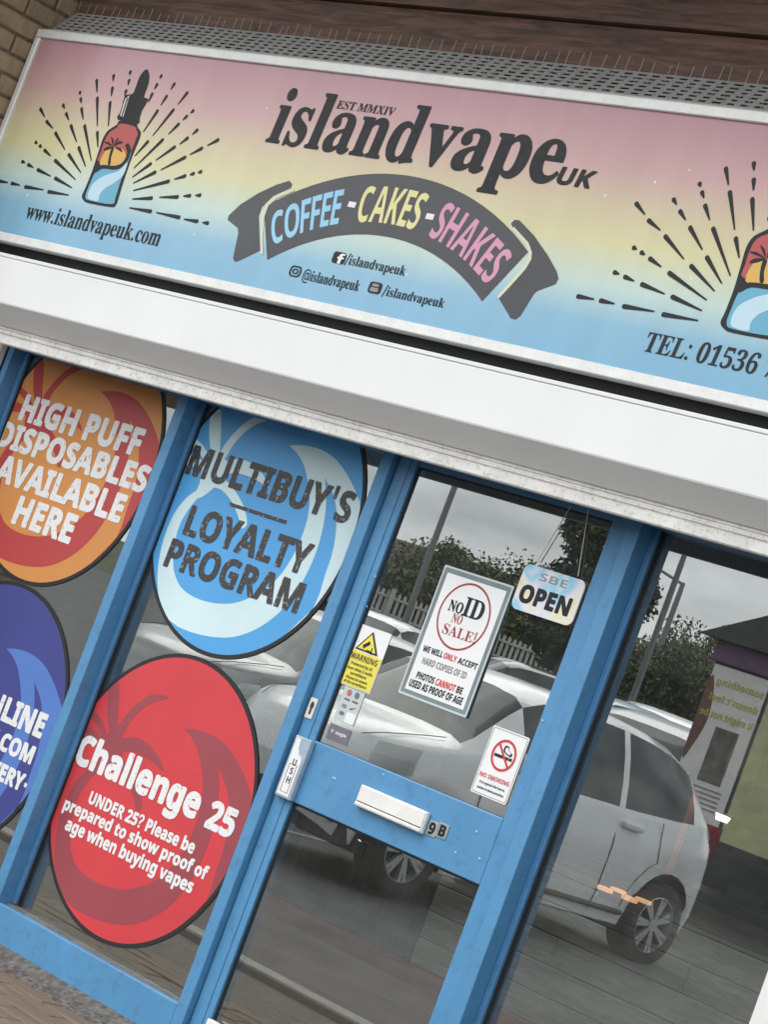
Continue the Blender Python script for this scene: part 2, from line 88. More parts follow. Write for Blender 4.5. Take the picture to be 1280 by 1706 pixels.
Rm 554|18 0 18 16 35 19 45 26 51 37 52 56 52 253 46 284 36 291 19 294 19 310 146 310 146 265 166 288 188 305 212 315 237 318 268 315 292 304 310 286 320 261 341 286 364 304 390 315 418 318 455 312 482 292 498 258 504 212 504 56 510 26 520 19 536 16 536 0 377 0 377 16 393 19 403 26 410 56 410 217 408 241 404 258 394 268 377 271 349 263 324 237 324 56 331 26 340 19 356 16 356 0 199 0 199 16 215 19 225 26 232 56 232 217 230 241 226 258 216 268 199 271 170 262 146 235 146 56 152 27 162 19 177 16 177 0
Rn 381|18 0 18 16 35 19 45 26 51 37 52 56 52 253 46 284 36 291 19 294 19 310 148 310 148 267 168 290 190 306 215 315 243 318 281 312 309 292 325 258 330 212 330 56 337 26 347 19 363 16 363 0 202 0 202 16 207 16 228 26 235 56 235 217 234 241 229 258 219 268 203 271 173 262 148 235 148 56 154 26 164 19 180 16 180 0
Ro 336|169 -10 147 -9 127 -5 108 2 90 11 60 37 38 70 29 89 24 110 20 131 19 154 20 177 24 199 29 219 38 239 60 272 90 297 108 306 127 313 147 317 168 318 209 313 245 298 275 273 298 240 306 221 312 200 316 178 317 154 316 130 312 108 306 88 298 69 275 36 245 11 210 -5|169 11 193 18 209 39 217 81 220 154 219 194 217 227 213 253 208 271 192 292 169 299 144 292 128 271 123 253 120 227 118 194 117 154 120 82 128 39 144 18
Rp 371|17 -139 17 -124 40 -117 50 -101 52 -64 52 243 51 269 46 283 37 291 19 295 19 310 143 310 143 263 160 287 180 305 203 315 230 319 264 314 293 298 317 274 335 241 341 223 346 203 349 182 350 160 349 136 346 113 341 92 334 72 316 38 291 12 261 -5 227 -10 204 -7 183 1 164 14 148 32 148 -58 152 -99 167 -118 197 -123 197 -139|195 28 222 36 239 59 245 77 249 99 252 125 253 154 252 183 250 208 246 230 241 248 225 270 199 278 171 267 148 235 148 69 167 38
Rs 288|151 -10 122 -6 87 6 73 9 60 4 51 -9 36 -9 36 105 53 105 66 68 87 39 112 21 140 15 162 18 179 27 189 40 192 58 183 84 156 105 107 130 76 148 54 169 41 193 37 220 44 259 65 291 80 303 98 312 118 317 141 319 166 316 199 308 206 306 213 305 223 308 230 319 244 319 244 222 228 222 215 254 196 277 174 291 149 296 130 294 116 286 108 274 105 259 107 244 115 232 146 212 191 189 221 172 241 151 253 127 257 95 255 72 250 51 241 33 228 18 212 6 194 -3 174 -8
Ru 375|131 -10 91 -3 65 17 57 32 51 51 47 72 46 97 46 248 39 282 29 291 11 294 11 310 142 310 142 74 144 58 151 46 162 38 177 36 205 43 228 66 228 248 226 269 221 283 209 291 189 294 189 310 324 310 324 70 326 51 331 39 342 33 360 30 360 13 331 11 300 7 265 0 228 -10 228 40 209 19 186 3 160 -7
Rv 306|142 -10 38 248 22 281 12 290 -3 293 -3 310 164 310 164 294 156 294 136 290 129 276 130 268 185 122 236 253 241 272 232 289 203 294 203 310 305 310 305 295 289 289 278 279 260 243 160 -10
Rw 435|122 -10 17 265 6 284 -11 293 -11 310 138 310 138 293 120 289 114 276 116 266 120 253 167 127 211 235 201 266 190 288 168 295 168 310 323 310 323 293 302 288 296 276 296 269 298 262 336 141 382 256 387 275 380 289 356 295 356 310 445 310 445 295 425 284 412 258 304 -10 289 -10 223 197 140 -10
"""
# ------------------------------------------------------------------ camera, sky, sun, exposure
scene = bpy.context.scene
col = scene.collection
RAD = math.radians
random.seed(7)

FPX, CX, CY = 4100.0, 640.0, 853.0            # solved from the photograph (1280 x 1706)
CAM = Vector((0.0, -5.2, 1.26))
RX = Vector((0.6731547, 0.6516668, 0.3495612))    # camera right
RY = Vector((0.2050033, 0.2897260, -0.9348971))   # camera down
RZ = Vector((-0.7105184, 0.7009916, 0.0614366))   # camera forward

cam_data = bpy.data.cameras.new('camera')
cam = bpy.data.objects.new('camera', cam_data)
col.objects.link(cam)
cam.matrix_world = Matrix((
    (RX.x, -RY.x, -RZ.x, CAM.x),
    (RX.y, -RY.y, -RZ.y, CAM.y),
    (RX.z, -RY.z, -RZ.z, CAM.z),
    (0, 0, 0, 1)))
cam_data.sensor_fit = 'VERTICAL'
cam_data.sensor_height = 36.0
cam_data.lens = FPX / 1706.0 * 36.0
cam_data.clip_end = 2000.0
cam_data.clip_start = 0.05
scene.camera = cam

SUN_EL, SUN_AZ = RAD(48), RAD(222)
world = bpy.data.worlds.new('World')
scene.world = world
world.use_nodes = True
wn, wl = world.node_tree.nodes, world.node_tree.links
wn.clear()
w_out = wn.new('ShaderNodeOutputWorld')
w_bg = wn.new('ShaderNodeBackground')
w_sky = wn.new('ShaderNodeTexSky')
w_sky.sky_type = 'NISHITA'
w_sky.sun_disc = False
w_sky.sun_elevation = SUN_EL
w_sky.sun_rotation = SUN_AZ
w_sky.air_density = 1.0
w_sky.dust_density = 4.0
w_tc = wn.new('ShaderNodeTexCoord')
w_map = wn.new('ShaderNodeMapping')
w_map.inputs['Scale'].default_value = (1.0, 1.0, 2.6)
w_n1 = wn.new('ShaderNodeTexNoise')
w_n1.inputs['Scale'].default_value = 3.4
w_n1.inputs['Detail'].default_value = 5
w_n1.inputs['Roughness'].default_value = 0.55
w_r1 = wn.new('ShaderNodeValToRGB')
w_r1.color_ramp.elements[0].position = 0.38
w_r1.color_ramp.elements[0].color = (5.0, 5.3, 5.6, 1)
w_r1.color_ramp.elements[1].position = 0.62
w_r1.color_ramp.elements[1].color = (13.6, 13.7, 13.8, 1)
w_mix = wn.new('ShaderNodeMixRGB')
w_mix.inputs['Fac'].default_value = 0.93      # a closed cloud layer over the blue sky
wl.new(w_tc.outputs['Generated'], w_map.inputs['Vector'])
wl.new(w_map.outputs['Vector'], w_n1.inputs['Vector'])
wl.new(w_n1.outputs['Fac'], w_r1.inputs['Fac'])
wl.new(w_sky.outputs['Color'], w_mix.inputs['Color1'])
wl.new(w_r1.outputs['Color'], w_mix.inputs['Color2'])
wl.new(w_mix.outputs['Color'], w_bg.inputs['Color'])
w_bg.inputs['Strength'].default_value = 0.1
wl.new(w_bg.outputs['Background'], w_out.inputs['Surface'])

sun_data = bpy.data.lights.new('sun', 'SUN')
sun_data.energy = 1.0
sun_data.angle = RAD(45)
sun_data.color = (1.0, 0.97, 0.93)
sun = bpy.data.objects.new('sun', sun_data)
col.objects.link(sun)
sun.rotation_euler = Euler((RAD(42), 0, RAD(-48)))   # high, from the front left
sun.location = (0, -20, 30)

scene.view_settings.view_transform = 'Standard'
scene.view_settings.look = 'None'
scene.view_settings.gamma = 1.0
scene.view_settings.exposure = 1.0
scene.view_settings.use_curve_mapping = False
try:
    scene.cycles.max_bounces = 6
    scene.cycles.diffuse_bounces = 2
    scene.cycles.transparent_max_bounces = 10
    scene.cycles.glossy_bounces = 4
    scene.cycles.caustics_reflective = False
    scene.cycles.caustics_refractive = False
except Exception:
    pass

# ------------------------------------------------------------------ measuring helpers
def ray(u, v):
    return RX * ((u - CX) / FPX) + RY * ((v - CY) / FPX) + RZ

def P(u, v, y):
    """point of the wall-parallel plane y seen at photograph position (u, v)"""
    d = ray(u, v)
    return CAM + d * ((y - CAM.y) / d.y)

def MIR(u, v, dist, yg=0.075):
    """real place of something seen in the window glass at horizontal distance dist"""
    d = ray(u, v)
    h = math.hypot(d.x, d.y)
    p = CAM + d * (dist / h)
    return Vector((p.x, 2 * yg - p.y, p.z))

# ------------------------------------------------------------------ materials
MATS = {}
def nodes_of(m):
    return m.node_tree.nodes, m.node_tree.links

def mat(name, color, rough=0.5, metal=0.0, var=0.0, vscale=8.0, bump=0.0, bscale=60.0,
        rvar=0.0, coat=0.0, stretch=None, dark=None, dscale=3.0, damt=0.0, spec=0.5, streak=False):
    if name in MATS:
        return MATS[name]
    m = bpy.data.materials.new(name)
    m.use_nodes = True
    n, l = nodes_of(m)
    b = n['Principled BSDF']
    b.inputs['Base Color'].default_value = (*color, 1)
    b.inputs['Roughness'].default_value = rough
    b.inputs['Metallic'].default_value = metal
    b.inputs['Specular IOR Level'].default_value = spec
    if coat:
        b.inputs['Coat Weight'].default_value = coat
        b.inputs['Coat Roughness'].default_value = 0.12
    if var or bump or rvar or damt:
        tc = n.new('ShaderNodeTexCoord')
        mp = n.new('ShaderNodeMapping')
        l.new(tc.outputs['Object'], mp.inputs['Vector'])
        if stretch:
            mp.inputs['Scale'].default_value = stretch
    last = None
    if var:
        t = n.new('ShaderNodeTexNoise')
        t.inputs['Scale'].default_value = vscale
        t.inputs['Detail'].default_value = 3
        l.new(mp.outputs['Vector'], t.inputs['Vector'])
        r = n.new('ShaderNodeValToRGB')
        r.color_ramp.elements[0].position = 0.3
        r.color_ramp.elements[1].position = 0.7
        r.color_ramp.elements[0].color = (*[max(0, c * (1 - var)) for c in color], 1)
        r.color_ramp.elements[1].color = (*[min(1, c * (1 + var)) for c in color], 1)
        l.new(t.outputs['Fac'], r.inputs['Fac'])
        last = r.outputs['Color']
    if damt:
        t2 = n.new('ShaderNodeTexNoise')
        t2.inputs['Scale'].default_value = dscale
        t2.inputs['Detail'].default_value = 4
        t2.inputs['Roughness'].default_value = 0.7
        if streak:
            mp2 = n.new('ShaderNodeMapping')
            mp2.inputs['Scale'].default_value = (1, 1, 0.09)
            l.new(tc.outputs['Object'], mp2.inputs['Vector'])
            l.new(mp2.outputs['Vector'], t2.inputs['Vector'])
        else:
            l.new(tc.outputs['Object'], t2.inputs['Vector'])
        r2 = n.new('ShaderNodeValToRGB')
        r2.color_ramp.elements[0].position = 0.52
        r2.color_ramp.elements[1].position = 0.75
        r2.color_ramp.elements[0].color = (0, 0, 0, 1)
        r2.color_ramp.elements[1].color = (damt, damt, damt, 1)
        l.new(t2.outputs['Fac'], r2.inputs['Fac'])
        mx = n.new('ShaderNodeMixRGB')
        l.new(r2.outputs['Color'], mx.inputs['Fac'])
        if last is not None:
            l.new(last, mx.inputs['Color1'])
        else:
            mx.inputs['Color1'].default_value = (*color, 1)
        mx.inputs['Color2'].default_value = (*(dark or (0.1, 0.09, 0.08)), 1)
        last = mx.outputs['Color']
    if last is not None:
        l.new(last, b.inputs['Base Color'])
    if rvar:
        t3 = n.new('ShaderNodeTexNoise')
        t3.inputs['Scale'].default_value = 5.0
        t3.inputs['Detail'].default_value = 2
        l.new(mp.outputs['Vector'], t3.inputs['Vector'])
        mr = n.new('ShaderNodeMapRange')
        mr.inputs['To Min'].default_value = max(0.02, rough - rvar)
        mr.inputs['To Max'].default_value = min(1, rough + rvar)
        l.new(t3.outputs['Fac'], mr.inputs['Value'])
        l.new(mr.outputs['Result'], b.inputs['Roughness'])
    if bump:
        t4 = n.new('ShaderNodeTexNoise')
        t4.inputs['Scale'].default_value = bscale
        t4.inputs['Detail'].default_value = 2
        l.new(mp.outputs['Vector'], t4.inputs['Vector'])
        bp = n.new('ShaderNodeBump')
        bp.inputs['Strength'].default_value = bump
        bp.inputs['Distance'].default_value = 0.01
        l.new(t4.outputs['Fac'], bp.inputs['Height'])
        l.new(bp.outputs['Normal'], b.inputs['Normal'])
    MATS[name] = m
    return m

def wood_mat(name, c0, c1, scale=(0.8, 9, 9), rough=0.7, knots=0.5, bump=0.25):
    m = bpy.data.materials.new(name)
    m.use_nodes = True
    n, l = nodes_of(m)
    b = n['Principled BSDF']
    tc = n.new('ShaderNodeTexCoord')
    oi = n.new('ShaderNodeObjectInfo')
    add = n.new('ShaderNodeVectorMath')
    add.operation = 'ADD'
    mul = n.new('ShaderNodeVectorMath')
    mul.operation = 'SCALE'
    mul.inputs['Scale'].default_value = 31.0
    cmb = n.new('ShaderNodeCombineXYZ')
    l.new(oi.outputs['Random'], cmb.inputs['X'])
    l.new(oi.outputs['Random'], cmb.inputs['Z'])
    l.new(cmb.outputs['Vector'], mul.inputs[0])
    l.new(tc.outputs['Object'], add.inputs[0])
    l.new(mul.outputs['Vector'], add.inputs[1])
    mp = n.new('ShaderNodeMapping')
    mp.inputs['Scale'].default_value = scale
    l.new(add.outputs['Vector'], mp.inputs['Vector'])
    t = n.new('ShaderNodeTexNoise')
    t.inputs['Scale'].default_value = 4.0
    t.inputs['Detail'].default_value = 5
    t.inputs['Roughness'].default_value = 0.65
    t.inputs['Distortion'].default_value = 1.2
    l.new(mp.outputs['Vector'], t.inputs['Vector'])
    r = n.new('ShaderNodeValToRGB')
    r.color_ramp.elements[0].position = 0.3
    r.color_ramp.elements[1].position = 0.72
    r.color_ramp.elements[0].color = (*c0, 1)
    r.color_ramp.elements[1].color = (*c1, 1)
    l.new(t.outputs['Fac'], r.inputs['Fac'])
    k = n.new('ShaderNodeTexNoise')
    k.inputs['Scale'].default_value = 9.0
    k.inputs['Detail'].default_value = 2
    l.new(add.outputs['Vector'], k.inputs['Vector'])
    kr = n.new('ShaderNodeValToRGB')
    kr.color_ramp.elements[0].position = 0.66
    kr.color_ramp.elements[1].position = 0.74
    kr.color_ramp.elements[0].color = (0, 0, 0, 1)
    kr.color_ramp.elements[1].color = (knots, knots, knots, 1)
    l.new(k.outputs['Fac'], kr.inputs['Fac'])
    mx = n.new('ShaderNodeMixRGB')
    l.new(kr.outputs['Color'], mx.inputs['Fac'])
    l.new(r.outputs['Color'], mx.inputs['Color1'])
    mx.inputs['Color2'].default_value = (*[c * 0.35 for c in c0], 1)
    l.new(mx.outputs['Color'], b.inputs['Base Color'])
    b.inputs['Roughness'].default_value = rough
    bp = n.new('ShaderNodeBump')
    bp.inputs['Strength'].default_value = bump
    bp.inputs['Distance'].default_value = 0.006
    l.new(t.outputs['Fac'], bp.inputs['Height'])
    l.new(bp.outputs['Normal'], b.inputs['Normal'])
    MATS[name] = m
    return m

def glass_mat(name, refl, tint, wav=0.012):
    """sheet of window glass: mirror layer over a faintly tinted clear sheet"""
    m = bpy.data.materials.new(name)
    m.use_nodes = True
    n, l = nodes_of(m)
    n.clear()
    out = n.new('ShaderNodeOutputMaterial')
    tr = n.new('ShaderNodeBsdfTransparent')
    tr.inputs['Color'].default_value = (*tint, 1)
    gl = n.new('ShaderNodeBsdfGlossy')
    gl.inputs['Roughness'].default_value = 0.0
    gl.inputs['Color'].default_value = (0.93, 0.98, 0.96, 1)
    tc = n.new('ShaderNodeTexCoord')
    t = n.new('ShaderNodeTexNoise')
    t.inputs['Scale'].default_value = 1.3
    t.inputs['Detail'].default_value = 1
    l.new(tc.outputs['Object'], t.inputs['Vector'])
    bp = n.new('ShaderNodeBump')
    bp.inputs['Strength'].default_value = wav
    bp.inputs['Distance'].default_value = 0.02
    l.new(t.outputs['Fac'], bp.inputs['Height'])
    l.new(bp.outputs['Normal'], gl.inputs['Normal'])
    fr = n.new('ShaderNodeLayerWeight')
    fr.inputs['Blend'].default_value = 0.35
    mr = n.new('ShaderNodeMapRange')
    mr.inputs['From Min'].default_value = 0.0
    mr.inputs['From Max'].default_value = 1.0
    mr.inputs['To Min'].default_value = refl
    mr.inputs['To Max'].default_value = min(0.95, refl + 0.45)
    l.new(fr.outputs['Fresnel'], mr.inputs['Value'])
    mx = n.new('ShaderNodeMixShader')
    l.new(mr.outputs['Result'], mx.inputs['Fac'])
    l.new(tr.outputs['BSDF'], mx.inputs[1])
    l.new(gl.outputs['BSDF'], mx.inputs[2])
    # dust film and smears, doubling as a painted pale veil over dark panes
    df = n.new('ShaderNodeBsdfDiffuse')
    df.inputs['Color'].default_value = (0.55, 0.56, 0.55, 1)
    t2 = n.new('ShaderNodeTexNoise')
    t2.inputs['Scale'].default_value = 3.0
    t2.inputs['Detail'].default_value = 4
    t2.inputs['Roughness'].default_value = 0.7
    l.new(tc.outputs['Object'], t2.inputs['Vector'])
    mr2 = n.new('ShaderNodeMapRange')
    mr2.inputs['From Min'].default_value = 0.35
    mr2.inputs['From Max'].default_value = 0.8
    mr2.inputs['To Min'].default_value = 0.014
    mr2.inputs['To Max'].default_value = 0.06
    l.new(t2.outputs['Fac'], mr2.inputs['Value'])
    mx2 = n.new('ShaderNodeMixShader')
    l.new(mr2.outputs['Result'], mx2.inputs['Fac'])
    l.new(mx.outputs['Shader'], mx2.inputs[1])
    l.new(df.outputs['BSDF'], mx2.inputs[2])
    l.new(mx2.outputs['Shader'], out.inputs['Surface'])
    MATS[name] = m
    return m

BLUE = mat('blue_powder_coat', (0.085, 0.265, 0.485), 0.42, var=0.06, vscale=5, rvar=0.12,
           dark=(0.04, 0.085, 0.14), dscale=22, damt=0.38, bump=0.04, bscale=180)
BLUE_DARK = mat('blue_powder_coat_deep', (0.08, 0.235, 0.45), 0.5, var=0.10, vscale=9,
                dark=(0.03, 0.05, 0.08), dscale=9, damt=0.5, bump=0.04, bscale=160)  # deeper blue with darker blotches, for top rails and glazing beads
WHITE = mat('white_powder_coat', (0.75, 0.75, 0.745), 0.35, var=0.03, vscale=3, rvar=0.1,
            dark=(0.58, 0.57, 0.54), dscale=4, damt=0.12)
WHITE_DIRTY = mat('white_aluminium_grimy', (0.70, 0.69, 0.66), 0.55, var=0.10, vscale=14,
                  dark=(0.16, 0.15, 0.13), dscale=70, damt=0.6, bump=0.08, bscale=120)
ALU = mat('sign_frame_aluminium', (0.74, 0.74, 0.72), 0.42, metal=0.15, var=0.06, vscale=12,
          dark=(0.30, 0.29, 0.27), dscale=60, damt=0.22)
BLACK = mat('black_gap_metal', (0.010, 0.010, 0.011), 0.5, spec=0.2)
GASKET = mat('black_rubber', (0.012, 0.013, 0.015), 0.6)
CLAD = wood_mat('brown_stained_timber', (0.050, 0.026, 0.018), (0.20, 0.110, 0.078))
BRICK = mat('buff_brick', (0.36, 0.27, 0.175), 0.9, var=0.22, vscale=16, bump=0.5, bscale=70,
            dark=(0.20, 0.14, 0.09), dscale=9, damt=0.5)
MORTAR = mat('brown_mortar', (0.17, 0.13, 0.09), 0.95, var=0.2, vscale=40, bump=0.5, bscale=120)
MESHM = mat('galvanised_mesh', (0.36, 0.36, 0.35), 0.55, metal=0.2, var=0.15, vscale=20)
SPIKE = mat('steel_spike', (0.30, 0.28, 0.25), 0.45, metal=0.5)
DARKV = mat('dark_void', (0.012, 0.012, 0.012), 0.9)
VINYL_BLACK = mat('black_print', (0.020, 0.021, 0.023), 0.5, spec=0.25)
GRAPHITE = mat('graphite_print', (0.022, 0.023, 0.026), 0.5, var=0.25, vscale=40, spec=0.25)
WHITE_PRINT = mat('white_print', (0.80, 0.80, 0.80), 0.4)
WINDOW = glass_mat('window_glass', 0.315, (0.86, 0.90, 0.885))
CLEAR = bpy.data.materials.new('glass_inner_face')
CLEAR.use_nodes = True
_n, _l = nodes_of(CLEAR)
_n.clear()
_o = _n.new('ShaderNodeOutputMaterial'); _t = _n.new('ShaderNodeBsdfTransparent')
_t.inputs['Color'].default_value = (0.97, 0.985, 0.98, 1)
_l.new(_t.outputs['BSDF'], _o.inputs['Surface'])

# ------------------------------------------------------------------ mesh helpers
def link(o, parent=None):
    col.objects.link(o)
    if parent is not None:
        o.parent = parent
    return o

def tag(o, label=None, cat=None, group=None, kind=None):
    if label: o['label'] = label
    if cat: o['category'] = cat
    if group: o['group'] = group
    if kind: o['kind'] = kind
    return o

def thing(name, label, cat, loc=(0, 0, 0), group=None, rz=0.0):
    o = bpy.data.objects.new(name, None)
    o.empty_display_size = 0.05
    col.objects.link(o)
    o.location = loc
    o.rotation_euler.z = rz
    return tag(o, label, cat, group)

def rel(parent, p):
    """world point -> coordinates under an unrotated parent"""
    p = Vector(p)
    return p - parent.location if parent is not None else p

def mesh_obj(name, verts, faces, m, parent=None, smooth=False):
    me = bpy.data.meshes.new(name)
    me.from_pydata([tuple(v) for v in verts], [], faces)
    me.validate()
    me.update()
    if m is not None:
        me.materials.append(m)
    if smooth:
        for p in me.polygons: p.use_smooth = True
    return link(bpy.data.objects.new(name, me), parent)

def bm_obj(name, bm, m, parent=None, smooth=False):
    me = bpy.data.meshes.new(name)
    bm.normal_update()
    bm.to_mesh(me)
    bm.free()
    if m is not None:
        me.materials.append(m)
    if smooth:
        for p in me.polygons: p.use_smooth = True
    return link(bpy.data.objects.new(name, me), parent)

def box_bm(x0, x1, y0, y1, z0, z1, bevel=0.0, seg=1, off=Vector((0, 0, 0)), bm=None):
    own = bm is None
    if own: bm = bmesh.new()
    vs = [bm.verts.new(Vector(c) - off) for c in (
        (x0, y0, z0), (x1, y0, z0), (x1, y1, z0), (x0, y1, z0),
        (x0, y0, z1), (x1, y0, z1), (x1, y1, z1), (x0, y1, z1))]
    for f in ((3, 2, 1, 0), (4, 5, 6, 7), (0, 1, 5, 4), (1, 2, 6, 5), (2, 3, 7, 6), (3, 0, 4, 7)):
        bm.faces.new([vs[i] for i in f])
    if bevel and own:
        bmesh.ops.bevel(bm, geom=list(bm.edges), offset=bevel, segments=seg, affect='EDGES', profile=0.5)
    return bm

def box(name, x0, x1, y0, y1, z0, z1, m, parent=None, bevel=0.002, seg=1):
    off = parent.location if parent is not None else Vector((0, 0, 0))
    return bm_obj(name, box_bm(x0, x1, y0, y1, z0, z1, bevel, seg, off), m, parent)

def prism_x(name, prof, x0, x1, m, parent=None, smooth=False):
    """profile of (y, z) points swept along X"""
    off = parent.location if parent is not None else Vector((0, 0, 0))
    n = len(prof)
    v = [Vector((x0, y, z)) - off for y, z in prof] + [Vector((x1, y, z)) - off for y, z in prof]
    f = [(i, i + n, (i + 1) % n + n, (i + 1) % n) for i in range(n)]
    f += [tuple(range(n)), tuple(range(2 * n - 1, n - 1, -1))]
    o = mesh_obj(name, v, f, m, parent, smooth)
    bm = bmesh.new(); bm.from_mesh(o.data)
    bmesh.ops.recalc_face_normals(bm, faces=bm.faces)
    bm.to_mesh(o.data); bm.free()
    return o

def tube(bm, pts, r, sides=8, r2=None):
    """swept round bar through world points"""
    rings = []
    n = len(pts)
    for i, p in enumerate(pts):
        p = Vector(p)
        a = Vector(pts[max(0, i - 1)]); b = Vector(pts[min(n - 1, i + 1)])
        t = (b - a).normalized()
        up = Vector((0, 0, 1)) if abs(t.z) < 0.9 else Vector((1, 0, 0))
        s = t.cross(up).normalized(); q = s.cross(t)
        rr = r if r2 is None else r + (r2 - r) * i / max(1, n - 1)
        rings.append([bm.verts.new(p + s * (rr * math.cos(2 * math.pi * k / sides)) + q * (rr * math.sin(2 * math.pi * k / sides))) for k in range(sides)])
    for i in range(n - 1):
        for k in range(sides):
            bm.faces.new((rings[i][k], rings[i][(k + 1) % sides], rings[i + 1][(k + 1) % sides], rings[i + 1][k]))
    bm.faces.new(rings[0][::-1]); bm.faces.new(rings[-1])
    return bm

def poly_mesh(loops, thick=0.0):
    """filled 2D outline (holes allowed) -> mesh in the XZ plane, facing -Y"""
    cu = bpy.data.curves.new('outline', 'CURVE')
    cu.dimensions = '2D'
    cu.fill_mode = 'BOTH'
    cu.extrude = thick / 2
    for lp in loops:
        s = cu.splines.new('POLY')
        s.points.add(len(lp) - 1)
        for q, (x, y) in zip(s.points, lp):
            q.co = (x, y, 0, 1)
        s.use_cyclic_u = True
    o = bpy.data.objects.new('outline', cu)
    me = bpy.data.meshes.new_from_object(o)
    bpy.data.objects.remove(o)
    bpy.data.curves.remove(cu)
    for v in me.vertices:
        x, y, z = v.co
        v.co = (x, -z, y)
    return me

def flat(name, loops, y, m, parent=None, thick=0.0004, bold=0.0):
    """printed / cut vinyl shape lying on plane y: loops of world (X, Z);
    bold thickens every stroke by that many metres"""
    off = parent.location if parent is not None else Vector((0, 0, 0))
    me = poly_mesh(loops, 0.0 if bold > 0 else thick)
    co = [Vector((v.co.x - off.x, v.co.y + y - off.y, v.co.z - off.z)) for v in me.vertices]
    if bold > 0:
        fs = [tuple(p.vertices) for p in me.polygons]
        bpy.data.meshes.remove(me)
        V, F = list(co), list(fs)
        for k in range(8):
            a = k * math.pi / 4 + .2
            d = Vector((bold * math.cos(a), -2e-5 * (k + 1), bold * math.sin(a)))
            b0 = len(V)
            V += [c_ + d for c_ in co]
            F += [tuple(q + b0 for q in f) for f in fs]
        me = bpy.data.meshes.new(name)
        me.from_pydata([tuple(v) for v in V], [], F)
        me.update()
    else:
        for v, c_ in zip(me.vertices, co):
            v.co = c_
    me.name = name
    me.materials.clear()
    me.materials.append(m)
    return link(bpy.data.objects.new(name, me), parent)

def join_flat(objs, name):
    """several printed glyphs -> one printed word"""
    V, F = [], []
    for k, o in enumerate(objs):
        b0 = len(V)
        V += [Vector(v.co) + Vector((0, -1e-5 * (k % 2), 0)) for v in o.data.vertices]
        F += [tuple(q + b0 for q in p.vertices) for p in o.data.polygons]
    par, m = objs[0].parent, objs[0].data.materials[0]
    for o in objs:
        me = o.data
        bpy.data.objects.remove(o)
        bpy.data.meshes.remove(me)
    return mesh_obj(name, V, F, m, par)

def XZ(u, v, y):
    p = P(u, v, y)
    return (p.x, p.z)

def rect_loop(x0, x1, z0, z1, r=0.0, n=5):
    if r <= 0:
        return [(x0, z0), (x1, z0), (x1, z1), (x0, z1)]
    out = []
    for cx, cz, a0 in ((x1 - r, z0 + r, -90), (x1 - r, z1 - r, 0), (x0 + r, z1 - r, 90), (x0 + r, z0 + r, 180)):
        for k in range(n + 1):
            a = RAD(a0 + 90 * k / n)
            out.append((cx + r * math.cos(a), cz + r * math.sin(a)))
    return out

def circle_loop(cx, cz, r, n=48, r2=None):
    return [(cx + r * math.cos(2 * math.pi * k / n), cz + (r2 or r) * math.sin(2 * math.pi * k / n)) for k in range(n)]

def smooth_loop(pts, sub=4, closed=True):
    """Catmull-Rom through the points"""
    n = len(pts)
    out = []
    for i in range(n if closed else n - 1):
        p = [Vector(pts[(i + k) % n] if closed else pts[min(max(i + k, 0), n - 1)]) for k in (-1, 0, 1, 2)]
        for s in range(sub):
            t = s / sub
            q = 0.5 * ((2 * p[1]) + (p[2] - p[0]) * t + (2 * p[0] - 5 * p[1] + 4 * p[2] - p[3]) * t * t + (3 * p[1] - p[0] - 3 * p[2] + p[3]) * t ** 3)
            out.append((q.x, q.y))
    if not closed:
        out.append(tuple(pts[-1]))
    return out

# ------------------------------------------------------------------ lettering
GLYPH = {}
for _line in GLYPHS.strip().split('\n'):
    _k = _line[:2]
    _parts = _line[3:].split('|')
    _lp = []
    for _s in _parts[1:]:
        _v = [float(t) / 1000 for t in _s.split()]
        _lp.append(list(zip(_v[0::2], _v[1::2])))
    GLYPH[_k] = (float(_parts[0]) / 1000, _lp)
CAPH = 0.482

def text_glyphs(s, font='S', track=0.0, space=0.17):
    """outlines of a string, one list of loops for each letter"""
    x = 0.0
    out = []
    for ch in s:
        g = GLYPH.get(font + ch) or GLYPH.get('S' + ch)
        if g is None:
            x += space + track
            continue
        adv, lps = g
        out.append([[(px + x, py) for px, py in lp] for lp in lps])
        x += adv + track
    return out

def text_loops(s, font='S'):
    return [lp for g in text_glyphs(s, font) for lp in g]

def word(name, glyphs, y, m, parent, thick=0.0004, bold=0.0):
    """one printed word from letters given as lists of world (X, Z) loops"""
    return join_flat([flat('letter', g, y, m, parent, thick, bold) for g in glyphs], name)

def lettering(s, base, top, right, y, m, parent, left=None, font='S', bold=0.0, shear=0.0, track=0.0,
              name='lettering', thick=0.0004, aspect=0.72, space=0.17, tall=None):
    """fit a line of text to measured photograph positions on plane y: base = any point on the baseline,
    top = cap height, left / right = horizontal extent"""
    words = [w_ for w_ in s.split(' ') if w_]
    pos, x, runs = 0, 0.0, []
    for w_ in s.split(' '):
        lo = text_glyphs(w_, font, track, space)
        if lo:
            runs.append([[[(px + x, py) for px, py in lp] for lp in g] for g in lo])
        x += sum((GLYPH.get(font + ch) or GLYPH.get('S' + ch))[0] + track for ch in w_) + space + track
    z0 = P(*base, y).z
    H = P(*top, y).z - z0
    hgt = tall or CAPH
    sz = H / hgt
    xs = [p[0] for r_ in runs for g in r_ for lp in g for p in lp]
    mn, mxx = min(xs), max(xs)
    xr = P(*right, y).x
    if left is None:
        left = base
    if left == 'auto':
        sx = sz * aspect
    else:
        sx = (xr - P(*left, y).x) / (mxx - mn)
    x0 = xr - sx * (mxx - mn)
    for r_ in runs:
        L = [[[(x0 + (px - mn) * sx + shear * py * sz, z0 + py * sz) for px, py in lp] for lp in g] for g in r_]
        o = word(name, L, y, m, parent, thick, bold * H)
    return o

